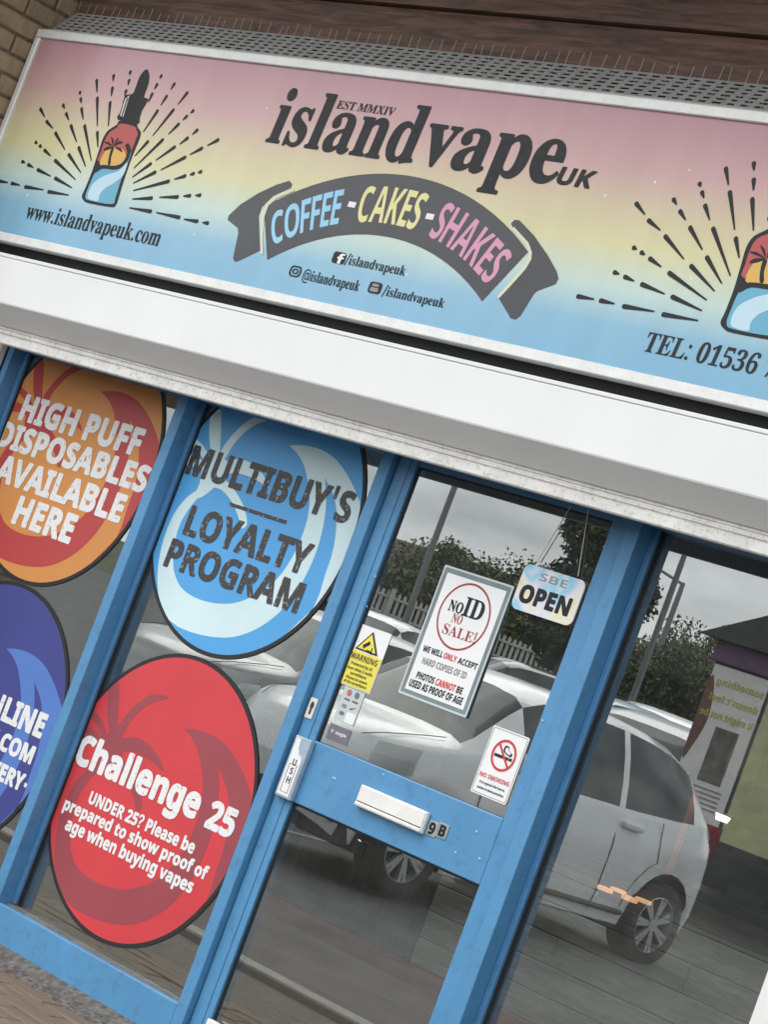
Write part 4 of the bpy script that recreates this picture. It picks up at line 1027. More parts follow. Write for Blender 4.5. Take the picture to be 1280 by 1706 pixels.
# bottle logo with rays, measured on the left one (crop pixels / 2) and repeated on the right
RED = mat('print_red', (0.46, 0.075, 0.07), 0.4)
ORA = mat('print_amber', (0.70, 0.42, 0.09), 0.4)
TEAL = mat('print_teal', (0.13, 0.40, 0.56), 0.4)
ICE = mat('print_ice', (0.50, 0.69, 0.78), 0.4)
A0 = XZ(136, 327.5, PY)
def logo(dx, dz):
    def q(pts):
        out = []
        for u, v in pts:
            x, z = XZ(u / 2, v / 2, PY)
            out.append((x + dx, z + dz))
        return out
    S = lambda pts, sub=3: smooth_loop(q(pts), sub)
    flat('bottle_outline', [S([(272, 652), (278, 668), (295, 677), (370, 690), (384, 684), (392, 666), (412, 600), (440, 520), (464, 462), (468, 440), (458, 424), (450, 412), (400, 402), (388, 416), (360, 434), (342, 462), (326, 510), (306, 570), (284, 625)])], PY, VINYL_BLACK, sign)
    y1 = PY
    def f(pts, m, lay=1, sub=3):
        me = smooth_loop(q(pts), sub)
        flat('bottle_colour', [me], PY - .0005 * lay, m, sign)
    f([(402, 412), (447, 421), (455, 434), (459, 446), (452, 466), (434, 510), (425, 480), (418, 520), (330, 540), (336, 505), (350, 466), (366, 440), (388, 427)], RED)
    f([(332, 545), (350, 505), (372, 492), (402, 494), (420, 515), (412, 540), (385, 552), (350, 553)], ORA, 2)
    f([(318, 572), (340, 556), (385, 560), (415, 545), (432, 500), (436, 515), (405, 594), (384, 660), (372, 680), (298, 668), (284, 655), (296, 620)], TEAL)
    f([(292, 652), (310, 612), (350, 585), (395, 570), (425, 540), (410, 585), (380, 610), (350, 628), (332, 650), (326, 670), (300, 665)], ICE, 2)
    # wave line and palm
    f([(316, 566), (340, 550), (385, 553), (410, 540), (424, 510), (418, 486), (428, 478), (436, 500), (426, 535), (404, 558), (380, 566), (342, 562), (318, 576)], VINYL_BLACK, 3)
    f([(360, 548), (364, 520), (372, 494), (380, 494), (371, 522), (368, 548)], VINYL_BLACK, 3)
    for pts in ([(378, 490), (362, 474), (346, 474), (360, 482)], [(378, 490), (356, 490), (344, 502), (360, 500)], [(378, 488), (378, 466), (370, 456), (373, 472)],
                [(380, 488), (398, 470), (410, 476), (396, 480)], [(380, 490), (402, 494), (408, 508), (394, 500)], [(380, 488), (386, 468), (396, 460), (388, 476)]):
        f(pts, VINYL_BLACK, 3, 2)
    # dropper
    f([(391, 398), (457, 414), (464, 396), (472, 368), (494, 330), (478, 324), (490, 290), (497, 258), (491, 231), (476, 240), (462, 262), (450, 296), (440, 314), (416, 318), (406, 356), (398, 378)], VINYL_BLACK, 1, 2)
    flat('bottle_glint', [q([(417, 330), (432, 318), (411, 390), (400, 386)])], PY - .0012, mat('glint_print', (0.6, 0.58, 0.5), 0.4), sign)
    flat('bottle_glint', [q([(424, 328), (428, 326), (408, 388), (405, 387)])], PY - .0018, VINYL_BLACK, sign)
    rays = [[(430, 692, 505, 705), (520, 708, 600, 725), (612, 730, 660, 738), (674, 741, 695, 744)],
            [(440, 663, 508, 660), (530, 657, 595, 656), (610, 653, 636, 652), (650, 651, 670, 650)],
            [(443, 635, 565, 603), (580, 597, 620, 585), (632, 582, 648, 577), (659, 575, 672, 571)],
            [(443, 610, 520, 572), (535, 566, 620, 522), (632, 515, 676, 492), (690, 485, 730, 464)],
            [(440, 590, 505, 543), (518, 534, 585, 487), (598, 480, 628, 457), (640, 448, 660, 430)],
            [(445, 560, 545, 462), (560, 447, 598, 410), (608, 400, 625, 384), (634, 376, 645, 367)],
            [(448, 520, 495, 468), (508, 452, 580, 362), (592, 348, 626, 305)],
            [(476, 440, 527, 365), (535, 350, 557, 316), (568, 298, 583, 275)],
            [(494, 340, 508, 308), (513, 297, 525, 277), (531, 262, 538, 250)],
            [(228, 650, 157, 638), (143, 632, 80, 622), (65, 617, 35, 610), (25, 608, -10, 602)],
            [(238, 625, 180, 592), (168, 587, 122, 564), (110, 558, 90, 547), (82, 542, 70, 537)],
            [(250, 598, 180, 532), (168, 520, 145, 498), (138, 491, 130, 484), (123, 478, 116, 473)],
            [(268, 575, 226, 512), (215, 498, 182, 440), (175, 428, 152, 402), (148, 390, 132, 360)],
            [(284, 555, 260, 488), (254, 473, 234, 415), (228, 400, 218, 375), (214, 362, 208, 346)],
            [(303, 535, 280, 415), (276, 398, 270, 358), (270, 343, 267, 325), (266, 315, 265, 306)],
            [(325, 490, 323, 437), (323, 420, 323, 322), (322, 308, 321, 263)],
            [(360, 420, 366, 337), (370, 320, 374, 288), (376, 270, 378, 247)],
            [(414, 318, 421, 298), (426, 283, 430, 263), (431, 250, 434, 237)]]
    for rr in rays:
        for a, b, c_, d in rr:
            (x0, z0), (x1, z1) = q([(a, b)])[0], q([(c_, d)])[0]
            t = Vector((x1 - x0, z1 - z0)); ln = t.length; t.normalize(); nn = Vector((-t.y, t.x))
            w0, w1 = 0.0022, 0.0072
            p0, p1 = Vector((x0, z0)), Vector((x1, z1)) - t * min(w1, ln * .3)
            pts = [p0 - nn * w0, p1 - nn * w1, p1 - nn * w1 * .75 + t * w1 * .8, p1 + t * w1 * 1.1, p1 + nn * w1 * .75 + t * w1 * .8, p1 + nn * w1, p0 + nn * w0]
            flat('ray_dash', [[(p.x, p.y) for p in pts]], PY, VINYL_BLACK, sign)
logo(0, 0)
A1 = XZ(1201.5, 539, PY)
logo(A1[0] - A0[0], A1[1] - A0[1])

# anti-bird mesh leaning back from the sign top to the cladding
bird = thing('bird_mesh', 'grey slotted anti-bird mesh strip leaning back above the sign', 'mesh', (-5.2, -0.19, 3.032))
mA, mB = Vector((0, -0.168, 3.034)), Vector((0, -0.078, 3.150))
ml = (mB - mA).length
mang = math.atan2(mB.z - mA.z, mB.y - mA.y)
stm = box_bm(-.0105, .0105, 0, ml, -.0012, .0012, 0, 1)
stme = bpy.data.meshes.new('strip'); stm.to_mesh(stme); stm.free(); stme.materials.append(MESHM)
x = -7.63
k = 0
while x < -2.9:
    o = link(bpy.data.objects.new('strip', stme), bird)
    o.location = Vector((x, mA.y, mA.z)) - bird.location
    o.rotation_euler = (mang, 0, random.uniform(-.03, .03))
    x += 0.052 + random.uniform(-.004, .004)
for j in range(8):
    p = mA.lerp(mB, (j + .1) / 7.25)
    bm = box_bm(-2.37, 2.37, -.0052, .0052, -.001, .001)
    o = bm_obj('bar', bm, MESHM, bird)
    o.location = Vector((-5.27, p.y, p.z)) - bird.location + Vector((0, -.0012 * 0, .0016))
    o.rotation_euler = (mang, 0, 0)
box('backing', -7.64, -2.9, -0.09, -0.078, 3.034, 3.10, DARKV, bird, 0)
spk = thing('bird_spike_strip', 'row of thin upright steel bird spikes along the sign top', 'bird spikes', (-5.2, -0.19, 3.032))
box('base', -7.62, -2.93, -0.200, -0.185, 3.0325, 3.036, mat('clear_plastic_base', (0.5, 0.5, 0.48), 0.3), spk, 0.001)
tb = bmesh.new(); tube(tb, [(0, 0, 0), (0, 0, .115)], 0.0011, 5)
tme = bpy.data.meshes.new('spike'); tb.to_mesh(tme); tb.free(); tme.materials.append(SPIKE)
x = -7.6
rs = random.Random(11)
while x < -2.95:
    o = link(bpy.data.objects.new('spike', tme), spk)
    o.location = Vector((x, -0.193, 3.035)) - spk.location
    o.rotation_euler = (rs.gauss(0, .035) - .03, rs.gauss(0, .045), 0)
    o.scale = (1, 1, rs.uniform(.92, 1.06))
    x += 0.046 + rs.uniform(-.006, .006) - (0.02 if rs.random() < .07 else 0)

# ================================================================== roller shutter housing
shut = thing('roller_shutter_housing', 'white box housing of the roller shutter above door and windows', 'shutter', (-5.4, -0.2, 1.88))
BX0, BX1 = -7.62, -3.2
prism_x('housing', [(-0.246, 2.166), (-0.250, 2.163), (-0.250, 2.008), (-0.248, 2.003), (-0.180, 1.938), (-0.176, 1.937), (-0.06, 1.937), (-0.06, 2.166)], BX0, BX1, WHITE, shut)
prism_x('top_lip', [(-0.247, 2.167), (-0.250, 2.169), (-0.250, 2.178), (-0.247, 2.180), (-0.06, 2.180), (-0.06, 2.167)], BX0, BX1, WHITE, shut)
box('gap_backing', BX0, -2.9, -0.155, -0.06, 2.181, 2.2415, BLACK, shut, 0)
rx0, rx1 = -7.27, -3.33
prism_x('bottom_slat', [(-0.172, 1.9365), (-0.172, 1.929), (-0.168, 1.927), (-0.168, 1.924), (-0.172, 1.922), (-0.172, 1.914), (-0.167, 1.912), (-0.167, 1.909),
                        (-0.174, 1.906), (-0.175, 1.880), (-0.172, 1.876), (-0.150, 1.876), (-0.150, 1.9365)], rx0, rx1, WHITE_DIRTY, shut)
gx = P(22, 578, -0.003).x - .03
prism = box('guide_channel', gx - .045, gx, -0.035, -0.003, 0.0, 1.934, WHITE, shut, 0.004)
grx = P(1267, 1650, -0.05).x
box('guide_channel', grx, grx + .09, -0.05, -0.003, 0.0, 1.934, WHITE, shut, 0.004)

# ================================================================== blue shopfront frame
HZ = 1.955
GY = 0.075                     # plane of the window glass
front = thing('shopfront_frame', 'blue aluminium shopfront framing with tall window panes either side of the door', 'shopfront', (-5.4, 0.0, 0.0))
m1a, m1b = P(170, 1000, 0).x, P(186.5, 1000, 0).x
m2a, m2b = P(584.3, 900, 0).x, P(604, 900, 0).x
j3a, j3b = P(1000.8, 1000, 0).x, P(1024.7, 1000, 0).x
jl = gx + 0.003
def mullion(name, xa, xb, ya=0.0, yb=0.125):
    box(name, xa, xb, ya, yb, 0.0, HZ, BLUE, front, 0.003, 2)
mullion('jamb', jl, jl + .030)
mullion('mullion', m1a, m1b)
mullion('mullion', m2a, m2b)
mullion('mullion', j3a, j3b)
rj = grx + .02
mullion('jamb', rj, rj + .05)
def pane_box(x0, x1, y0, z0, z1, parent):
    o = box('pane', x0, x1, y0, y0 + .006, z0, z1, WINDOW, parent, 0)
    o.data.materials.append(CLEAR)
    for p in o.data.polygons:
        p.material_index = 0 if p.normal.y < -.9 else 1
    return o
def bay(xa, xb, zb=0.118, sticker=True):
    box('bottom_rail', xa + .0005, xb - .0005, 0.001, 0.12, 0.0, zb, BLUE, front, 0.003, 2)
    box('ledge', xa + .001, xb - .001, 0.03, GY - .004, zb + .0004, zb + .006, mat('ledge_grime', (0.16, 0.15, 0.13), 0.8, var=0.3, vscale=30), front, 0)
    box('head_rail', xa + .0005, xb - .0005, 0.02, 0.12, 1.895, HZ - .001, BLUE_DARK, front, 0.003)
    g = 0.012
    for s, (a, b) in enumerate(((xa, xa + .022), (xb - .022, xb))):
        box('glazing_bead', a + .0006, b - .0006, GY - .022, GY - .006, zb + .007, 1.894, BLUE_DARK, front, 0.002)
        c0 = b if s == 0 else a - .005
        box('gasket', c0 - .001, c0 + .006, GY - .010, GY - .001, zb + .007, 1.894, GASKET, front, 0)
    return pane_box(xa + .004, xb - .004, GY, zb + .003, 1.897, front)
bay(jl + .030, m1a)
bay(m1b, m2a)
bay(j3b, rj)

# ================================================================== door leaf
DY = 0.022
door = thing('shop_door', 'blue framed glazed shop door with letterbox in the middle rail', 'door', (P(640, 1300, DY).x, DY, 0.0))
dL, dGl, dGr = P(616, 900, DY).x, P(648, 900, DY).x, P(972.7, 1000, DY).x
dgroove = P(637, 900, DY).x
dR = j3a - .003
dz0, dz1 = 0.012, 1.93
DGY = DY + .014
rt, rb = P(524, 1232.6, DY).z, P(486, 1334.5, DY).z
rt = (rt + P(838.6, 1364.2, DY).z) / 2
rb = (rb + P(803, 1476.7, DY).z) / 2
gt = (P(695, 781, DY).z + P(1020, 861, DY).z) / 2
box('stile', dL, dgroove - .002, DY, DY + .05, dz0, dz1, BLUE, door, 0.003, 2)
box('glazing_stop', dgroove, dGl, DY + .0012, DY + .049, dz0 + .001, dz1 - .001, BLUE, door, 0.002, 2)
box('stile', dGr, dR, DY + .0008, DY + .05, dz0, dz1, BLUE, door, 0.003, 2)
box('top_rail', dGl + .0005, dGr - .0005, DY + .006, DY + .05, gt, dz1 - .002, BLUE_DARK, door, 0.002)
box('middle_rail', dGl + .0005, dGr - .0005, DY + .0005, DY + .05, rb, rt, BLUE, door, 0.003, 2)
box('bottom_rail', dGl + .0005, dGr - .0005, DY + .0005, DY + .05, dz0 + .001, 0.098, BLUE, door, 0.003, 2)
for (z0, z1) in ((rt, gt), (0.098, rb)):
    pane_box(dGl + .002, dGr - .002, DGY, z0 + .002, z1 - .002, door)
    box('gasket', dGl + .0007, dGl + .009, DGY - .004, DGY - .0006, z0 + .0006, z1 - .0006, GASKET, door, 0)
    box('gasket', dGr - .004, dGr - .0007, DGY - .004, DGY - .0006, z0 + .0006, z1 - .0006, GASKET, door, 0)
    box('gasket', dGl + .010, dGr - .0045, DGY - .004, DGY - .0008, z1 - .007, z1 - .0006, GASKET, door, 0)
# letterbox
lb = P(650, 1350, DY - .02)
lx0, lx1, lz0, lz1 = quad_rect((601, 1306), (713, 1353), (589, 1338), (697, 1390), DY - .02)
lbx = thing('letterbox', '', '', (0, 0, 0)); bpy.data.objects.remove(lbx)
LBW = mat('letterbox_white', (0.78, 0.77, 0.74), 0.45, var=0.06, vscale=14, dark=(0.5, 0.47, 0.42), dscale=16, damt=0.4)
SHADE_LINE = mat('shadow_line', (0.12, 0.12, 0.12), 0.7)
o_lb = box('letterbox', lx0, lx1, DY - .016, DY - .0005, lz0, lz1, LBW, door, 0.003, 2)
def sub(name, x0, x1, y0, y1, z0, z1, m, bevel=0.001):
    o = bm_obj(name, box_bm(x0, x1, y0, y1, z0, z1, bevel, 1, door.location), m, o_lb)
    return o
sub('flap', lx0 + .005, lx1 - .005, DY - .0185, DY - .0162, lz0 + .016, lz1 - .004, LBW, .001)
sub('gap_shadow_line', lx0 + .006, lx1 - .006, DY - .0166, DY - .0161, lz0 + .0135, lz0 + .0155, SHADE_LINE, 0)  # dark strip painting the shadow in the gap between flap and lip
sub('lower_lip', lx0 + .002, lx1 - .002, DY - .0215, DY - .0162, lz0 + .001, lz0 + .013, LBW, .003)
box('lock_plate', *[P(u, v, DY - .004).x for u, v in ((511, 1180), (524, 1182))], DY - .004, DY - .0005, P(513, 1197, DY).z, P(526, 1163.5, DY).z, mat('lock_plate_white', (0.72, 0.70, 0.64), 0.4), door, 0.002)
kx, kz = XZ(518.5, 1178, DY - .006)
flat('keyhole', [circle_loop(kx, kz + .006, .0075, 16, .012), rect_loop(kx - .004, kx + .004, kz - .022, kz - .004)], DY - .005, mat('lock_brass_dark', (0.06, 0.055, 0.045), 0.4, metal=0.5), door)
px0, px1, pz0, pz1 = quad_rect((493.5, 1223), (518.6, 1234), (456.7, 1323), (483, 1334.7), DY - .02)
o_pp = box('push_plate', px0, px1, DY - .020, DY - .0006, pz0, pz1, mat('push_plate_clear', (0.33, 0.42, 0.52), 0.25, var=0.15, vscale=20), door, 0.003, 2)
def pflat(loops, m, k=1):
    o = flat('push_label', loops, DY - .020 - .0005 * k, m, None)
    for v in o.data.vertices: v.co -= door.location
    o.parent = o_pp
    return o
pw, ph = px1 - px0, pz1 - pz0
lab = [(px0 + pw * .12, pz0 + ph * .04), (px1 - pw * .16, pz0 + ph * .04), (px1 - pw * .16, pz0 + ph * .60), (px1 - pw * .20, pz0 + ph * .72), (px1 - pw * .26, pz0 + ph * .66),
       (px1 - pw * .34, pz0 + ph * .74), (px1 - pw * .42, pz0 + ph * .69), (px1 - pw * .5, pz0 + ph * .80), (px1 - pw * .56, pz0 + ph * .78), (px1 - pw * .62, pz0 + ph * .97), (px0 + pw * .12, pz0 + ph * .97)]
pflat([lab], WHITE_PRINT)
pflat([rect_loop(px0 + pw * .25, px1 - pw * .28, pz0 + ph * .09, pz0 + ph * .55), rect_loop(px0 + pw * .275, px1 - pw * .305, pz0 + ph * .096, pz0 + ph * .544)[::-1]], VINYL_BLACK, 2)
for ch, (u, v) in (('U', (490, 1270)), ('S', (485, 1284)), ('H', (479.5, 1299))):
    x, z = XZ(u, v, DY - .022)
    lo = text_loops(ch)
    w = max(p[0] for l_ in lo for p in l_)
    pflat([[(x + (a - w / 2) * .040, z + (b - .24) * .042) for a, b in l_] for l_ in lo], VINYL_BLACK, 2)
n9 = quad_rect((715, 1364), (727, 1369), (707, 1390), (719, 1394), DY - .004)
for ch, tl, tr, bl, br in (('9', (713, 1364), (729, 1369), (711, 1391), (727, 1397)), ('B', (731, 1369), (748, 1374), (727, 1394), (743, 1400))):
    x0, x1, z0, z1 = quad_rect(tl, tr, bl, br, DY - .003)
    box('number_sticker', x0, x1, DY - .0025, DY - .0002, z0, z1, mat('number_sticker_silver', (0.34, 0.38, 0.36), 0.3, var=0.2, vscale=30), door, 0.001)
    lo = text_loops(ch)
    xs = [p[0] for l_ in lo for p in l_]
    a, b = min(xs), max(xs)
    flat('door_number', [[(x0 + (x1 - x0) * (.2 + .6 * (p - a) / (b - a)), z0 + (z1 - z0) * (.13 + .74 * q_ / .482)) for p, q_ in l_] for l_ in lo], DY - .0032, VINYL_BLACK, door, 0.001, 0.0012)
lever = P(352, 1703, DY - .02)
box('kick_stop', lever.x - .02, lever.x + .05, DY - .022, DY - .0006, lever.z - .05, lever.z + .006, LBW, door, 0.004, 2)
for u, v, w in ((820, 1300, .004), (612, 1010, .003), (626, 960, .004), (598, 1068, .003), (905, 1200, .005), (640, 1290, .004), (760, 1420, .005), (558, 1296, .010), (795, 1385, .006), (600, 1400, .008), (800, 1430, .006)):
    x, z = XZ(u, v, DY)
    flat('paint_chip', [smooth_loop([(x - w, z), (x, z + .002), (x + w, z - .002), (x, z - .003)], 3)], DY - .0012, mat('chip_pale', (0.45, 0.56, 0.66), 0.6), door, 0.0005)

# ================================================================== round window stickers
STY = GY - .004
STICKR = 0.466
c_chal = (-5.886, 0.627)
# design measured on the red sticker, in crop pixels (60 + x / 3.2, 1070 + y / 3.2), as unit-disc coordinates
def disc(pts):
    out = []
    for x, y in pts:
        X, Z = XZ(60 + x / 3.2, 1070 + y / 3.2, 0.075)
        a, b = (X - c_chal[0]) / STICKR, (Z - c_chal[1]) / STICKR
        r = math.hypot(a, b)
        out.append((a, b))
    return out
D_WAVE_OUT = disc([(795, 462), (850, 466), (910, 482), (975, 515), (1035, 570), (1085, 650), (1125, 740), (1160, 850), (1175, 960)])
D_RIM = [(math.cos(RAD(t)) * .992, math.sin(RAD(t)) * .992) for t in range(-8, -50, -6)]
D_STRIPE_R = disc([(900, 1400), (935, 1320), (965, 1220), (1005, 1100), (1027, 980), (1032, 860), (1015, 760), (975, 665)])
D_STRIPE_L = disc([(975, 665), (980, 780), (972, 880), (950, 990), (915, 1100), (860, 1220), (790, 1330), (700, 1420), (600, 1480), (490, 1508), (380, 1495), (270, 1455), (185, 1405)])
D_LEFT = [(math.cos(RAD(t)) * .992, math.sin(RAD(t)) * .992) for t in range(222, 176, -5)]
D_LEFT = disc([(150, 1380), (115, 1280), (103, 1180), (105, 1080), (125, 960), (160, 850), (205, 760), (265, 690), (330, 650)])
D_TRUNK = disc([(330, 690), (270, 760), (220, 850), (195, 950), (185, 1060), (195, 1130), (225, 1200), (290, 1260), (380, 1302), (480, 1318), (570, 1300), (650, 1262), (730, 1195), (790, 1110), (840, 1010), (880, 890), (895, 780), (888, 680), (868, 580), (835, 510)])
FRONDS = [disc([(400, 500), (385, 400), (385, 300), (395, 240), (425, 205), (446, 225), (446, 300), (440, 400), (430, 500)]),
          disc([(425, 500), (455, 430), (520, 350), (590, 295), (650, 278), (715, 300), (650, 315), (580, 350), (510, 420), (460, 500)]),
          disc([(430, 540), (480, 510), (540, 510), (600, 540), (650, 600), (678, 660), (682, 692), (640, 650), (580, 610), (520, 585), (450, 580)]),
          disc([(390, 520), (370, 450), (340, 395), (295, 355), (275, 375), (320, 430), (350, 490), (370, 540)]),
          disc([(380, 530), (330, 480), (285, 455), (245, 450), (222, 470), (200, 510), (260, 510), (320, 530), (370, 560)]),
          disc([(430, 590), (480, 640), (530, 720), (560, 800), (570, 880), (540, 900), (525, 830), (490, 740), (440, 670), (380, 640)])]
HEAD = disc([(370, 500), (420, 480), (470, 510), (470, 580), (420, 640), (340, 700), (300, 690), (330, 620), (340, 560)])

def round_sticker(name, label, cx, cz, base, wave, border=GASKET):
    t = thing(name, label, 'sticker', (cx, STY, cz), 'round vinyl stickers on the left-hand windows')
    def lay(loops, m, k, nm):
        lp = []
        for l_ in loops:
            q = []
            for a, b in l_:
                r = math.hypot(a, b)
                if r > .992: a, b = a / r * .992, b / r * .992
                q.append((cx + a * STICKR, cz + b * STICKR))
            lp.append(q)
        return flat(nm, lp, STY - .0004 * k, m, t, 0.0002)
    flat('border', [circle_loop(cx, cz, STICKR * 1.022, 96)], STY + .0005, border, t, 0.001)
    lay([circle_loop(0, 0, .992, 120)], base, 0, 'disc')
    lay([smooth_loop(D_WAVE_OUT, 4, False)[:-1] + D_RIM + smooth_loop(D_STRIPE_R, 4, False)[:-1] + smooth_loop(D_STRIPE_L, 4, False)[:-1] + smooth_loop(D_LEFT, 3, False) + smooth_loop(D_TRUNK, 4, False)], wave, 1, 'wave_shape')
    for i, fr in enumerate(FRONDS):
        lay([smooth_loop(fr, 3)], wave, 1 + .12 * (i + 1), 'palm_frond')
    lay([smooth_loop(HEAD, 3)], wave, 1.9, 'palm_frond')
    return t

def vinyl(name, c):
    return mat(name, c, 0.42, var=0.05, vscale=4, rvar=0.08, bump=0.02, bscale=30)
def worn(name, c, under):
    """print with small worn specks"""
    m = mat(name, c, 0.45)
    n, l = nodes_of(m)
    tc = n.new('ShaderNodeTexCoord')
    t = n.new('ShaderNodeTexNoise'); t.inputs['Scale'].default_value = 75; t.inputs['Detail'].default_value = 3
    l.new(tc.outputs['Object'], t.inputs['Vector'])
    r = n.new('ShaderNodeValToRGB')
    r.color_ramp.elements[0].position = 0.60; r.color_ramp.elements[0].color = (*c, 1)
    r.color_ramp.elements[1].position = 0.66; r.color_ramp.elements[1].color = (*under, 1)
    l.new(t.outputs['Fac'], r.inputs['Fac'])
    l.new(r.outputs['Color'], n['Principled BSDF'].inputs['Base Color'])
    return m
WORN_W = worn('worn_white_lettering', (0.80, 0.80, 0.80), (0.52, 0.52, 0.54))
WORN_B = worn('worn_black_lettering', (0.045, 0.04, 0.04), (0.26, 0.27, 0.28))
LY = STY - .0014
so = round_sticker('round_sticker', 'round orange and red window sticker about high puff disposables', -6.915, 1.589, vinyl('vinyl_orange', (0.64, 0.27, 0.075)), vinyl('vinyl_brick_red', (0.46, 0.055, 0.055)))
lettering('HIGH PUFF', (32, 698), (45.5, 658), (236, 735), LY, WORN_W, so, left=(33, 690), bold=0.045)
lettering('DISPOSABLES', (0, 742), (8, 702), (247, 795), LY, WORN_W, so, left=(-6, 735), bold=0.045)
lettering('AVAILABLE', (-4, 800), (18, 762), (206, 845), LY, WORN_W, so, left=(-9, 797), bold=0.045)
lettering('HERE', (19, 870), (35, 827), (126, 872), LY, WORN_W, so, left=(20, 866), bold=0.045)
sb = round_sticker('round_sticker', 'round bright blue and pale window sticker about multibuys and a loyalty program', -5.893, 1.590, vinyl('vinyl_sky_blue', (0.085, 0.36, 0.72)), vinyl('vinyl_ice_blue', (0.60, 0.77, 0.80)))
lettering("MULTIBUY'S", (309, 788), (332.5, 744), (591, 835), LY, WORN_B, sb, left=(309, 786), bold=0.03)
lettering('LOYALTY', (304, 888.6), (324, 843), (521, 918), LY, WORN_B, sb, left=(305, 885), bold=0.03)
lettering('PROGRAM', (272, 941.5), (288, 897), (506, 985), LY, WORN_B, sb, left=(273, 938), bold=0.03)
(xa, za), (xb, zb) = XZ(383, 837.4, LY), XZ(476, 872.6, LY)
flat('rule', [rect_loop(xa, xb, (za + zb) / 2 - .006, (za + zb) / 2 + .006)], LY, WORN_B, sb)
sr = round_sticker('round_sticker', 'round red age-check window sticker below the bright blue one', -5.886, 0.627, vinyl('vinyl_red', (0.61, 0.05, 0.06)), vinyl('vinyl_dusky_red', (0.32, 0.06, 0.075)))
lettering('Challenge', (141, 1277), (150, 1228), (338, 1325), LY, WORN_W, sr, left=(127, 1257), bold=0.05)
lettering('25', (360, 1385), (364, 1337), (398, 1355), LY, WORN_W, sr, left=(341, 1375), bold=0.05)
lettering('UNDER 25? Please be', (146, 1337), (151, 1317), (324, 1412), LY, WHITE_PRINT, sr, bold=0.04)
lettering('prepared to show proof of', (108, 1349), (114, 1330), (347, 1452), LY, WHITE_PRINT, sr, left=(103, 1350), bold=0.04)
lettering('age when buying vapes', (107, 1381), (113, 1361), (321, 1478), LY, WHITE_PRINT, sr, bold=0.04)
sp_ = round_sticker('round_sticker', 'round purple and blue window sticker about online delivery, cut by the photo edge', -6.894, 0.636, vinyl('vinyl_indigo', (0.05, 0.06, 0.25)), vinyl('vinyl_periwinkle', (0.09, 0.20, 0.55)))
lettering('ONLINE', (66, 1229), (68, 1187), (79, 1195), LY, WORN_W, sp_, left='auto', aspect=0.98, bold=0.05)
lettering('UK.COM', (50, 1273), (58, 1245), (58, 1250), LY, WHITE_PRINT, sp_, left='auto', aspect=1.05, bold=0.05)
lettering('DELIVERY', (28, 1315), (36, 1288), (41, 1297), LY, WHITE_PRINT, sp_, left='auto', aspect=1.0, bold=0.05)
xs_, zs_ = XZ(42, 1308, LY)
flat('lettering', [[(xs_ + (.011 if k % 2 else .006) * math.cos(k * math.pi / 6), zs_ + (.011 if k % 2 else .006) * math.sin(k * math.pi / 6)) for k in range(12)]], LY, WHITE_PRINT, sp_)

# ================================================================== notices on and behind the door glass
IN_Y = DGY + .012            # hung just behind the pane
def card(name, label, cat, tl, tr, bl, br, y, m, th=0.003, r=0.0, group=None):
    x0, x1, z0, z1 = quad_rect(tl, tr, bl, br, y)
    t = thing(name, label, cat, ((x0 + x1) / 2, y, z0), group)
    flat('sheet', [rect_loop(x0, x1, z0, z1, r)], y + th / 2, m, t, th)
    t['_r'] = (x0, x1, z0, z1)
    return t, (x0, x1, z0, z1)
PAPER = mat('white_paper', (0.80, 0.81, 0.81), 0.6, var=0.03, vscale=6)
PRED = mat('print_maroon', (0.33, 0.03, 0.035), 0.5)
PRED2 = mat('print_bright_red', (0.60, 0.04, 0.05), 0.5)
PGREY = mat('print_mid_grey', (0.22, 0.22, 0.22), 0.5)
t, (x0, x1, z0, z1) = card('id_poster', 'white no ID no sale notice in a clear holder behind the door glass', 'poster', (742, 941), (856.5, 976), (664, 1154), (778, 1196), DGY - .006, mat('acrylic_holder', (0.20, 0.25, 0.26), 0.15, var=0.2), 0.004, 0.004)
y = DGY - .0066
w = x1 - x0
flat('holder_rim', [rect_loop(x0, x1, z0, z1, .004), rect_loop(x0 + .006, x1 - .006, z0 + .006, z1 - .006, .003)[::-1]], y, mat('acrylic_edge', (0.55, 0.6, 0.6), 0.2), t)
flat('paper', [rect_loop(x0 + .020, x1 - .020, z0 + .018, z1 - .02)], y, PAPER, t)
y -= .0005
rcx, rcz = XZ(772.6, 1027.6, y); rr = XZ(785, 970.5, y)[1] - rcz
flat('ring', [circle_loop(rcx, rcz, rr, 60), circle_loop(rcx, rcz, rr * .94, 60)[::-1]], y, PRED, t)
lettering('NO', (746.3, 1015.6), (750, 997), (771.5, 1015), y, VINYL_BLACK, t, font='R', bold=.03)
lettering('ID', (777, 1027), (781, 993), (809, 1013), y, VINYL_BLACK, t, left=(775, 1008), font='R', bold=.02)
lettering('NO', (751.6, 1035.5), (755, 1019.6), (769.4, 1037), y, PRED, t, font='R', bold=.01)
lettering('SALE!', (736, 1054), (740, 1036), (796.5, 1055), y, PRED, t, font='R', bold=.0)
lettering('WE WILL', (704, 1084), (706, 1074), (738, 1091), y, VINYL_BLACK, t, bold=.03)
lettering('ONLY', (704, 1084), (706, 1074), (761, 1099), y, PRED2, t, left=(740, 1092), bold=.03)
lettering('ACCEPT', (704, 1084), (706, 1074), (796, 1109), y, VINYL_BLACK, t, left=(764, 1100), bold=.03)
lettering('HARD COPIES OF ID', (702.5, 1105), (705.5, 1094), (779, 1122), y, PGREY, t, bold=.02)
lettering('PHOTOS', (693, 1129), (696, 1118), (722.5, 1138), y, VINYL_BLACK, t, bold=.03)
lettering('CANNOT', (693, 1129), (696, 1118), (759, 1147), y, PRED2, t, left=(727, 1135), bold=.03)
lettering('BE', (693, 1129), (696, 1118), (772, 1149), y, VINYL_BLACK, t, left=(762, 1147), bold=.03)
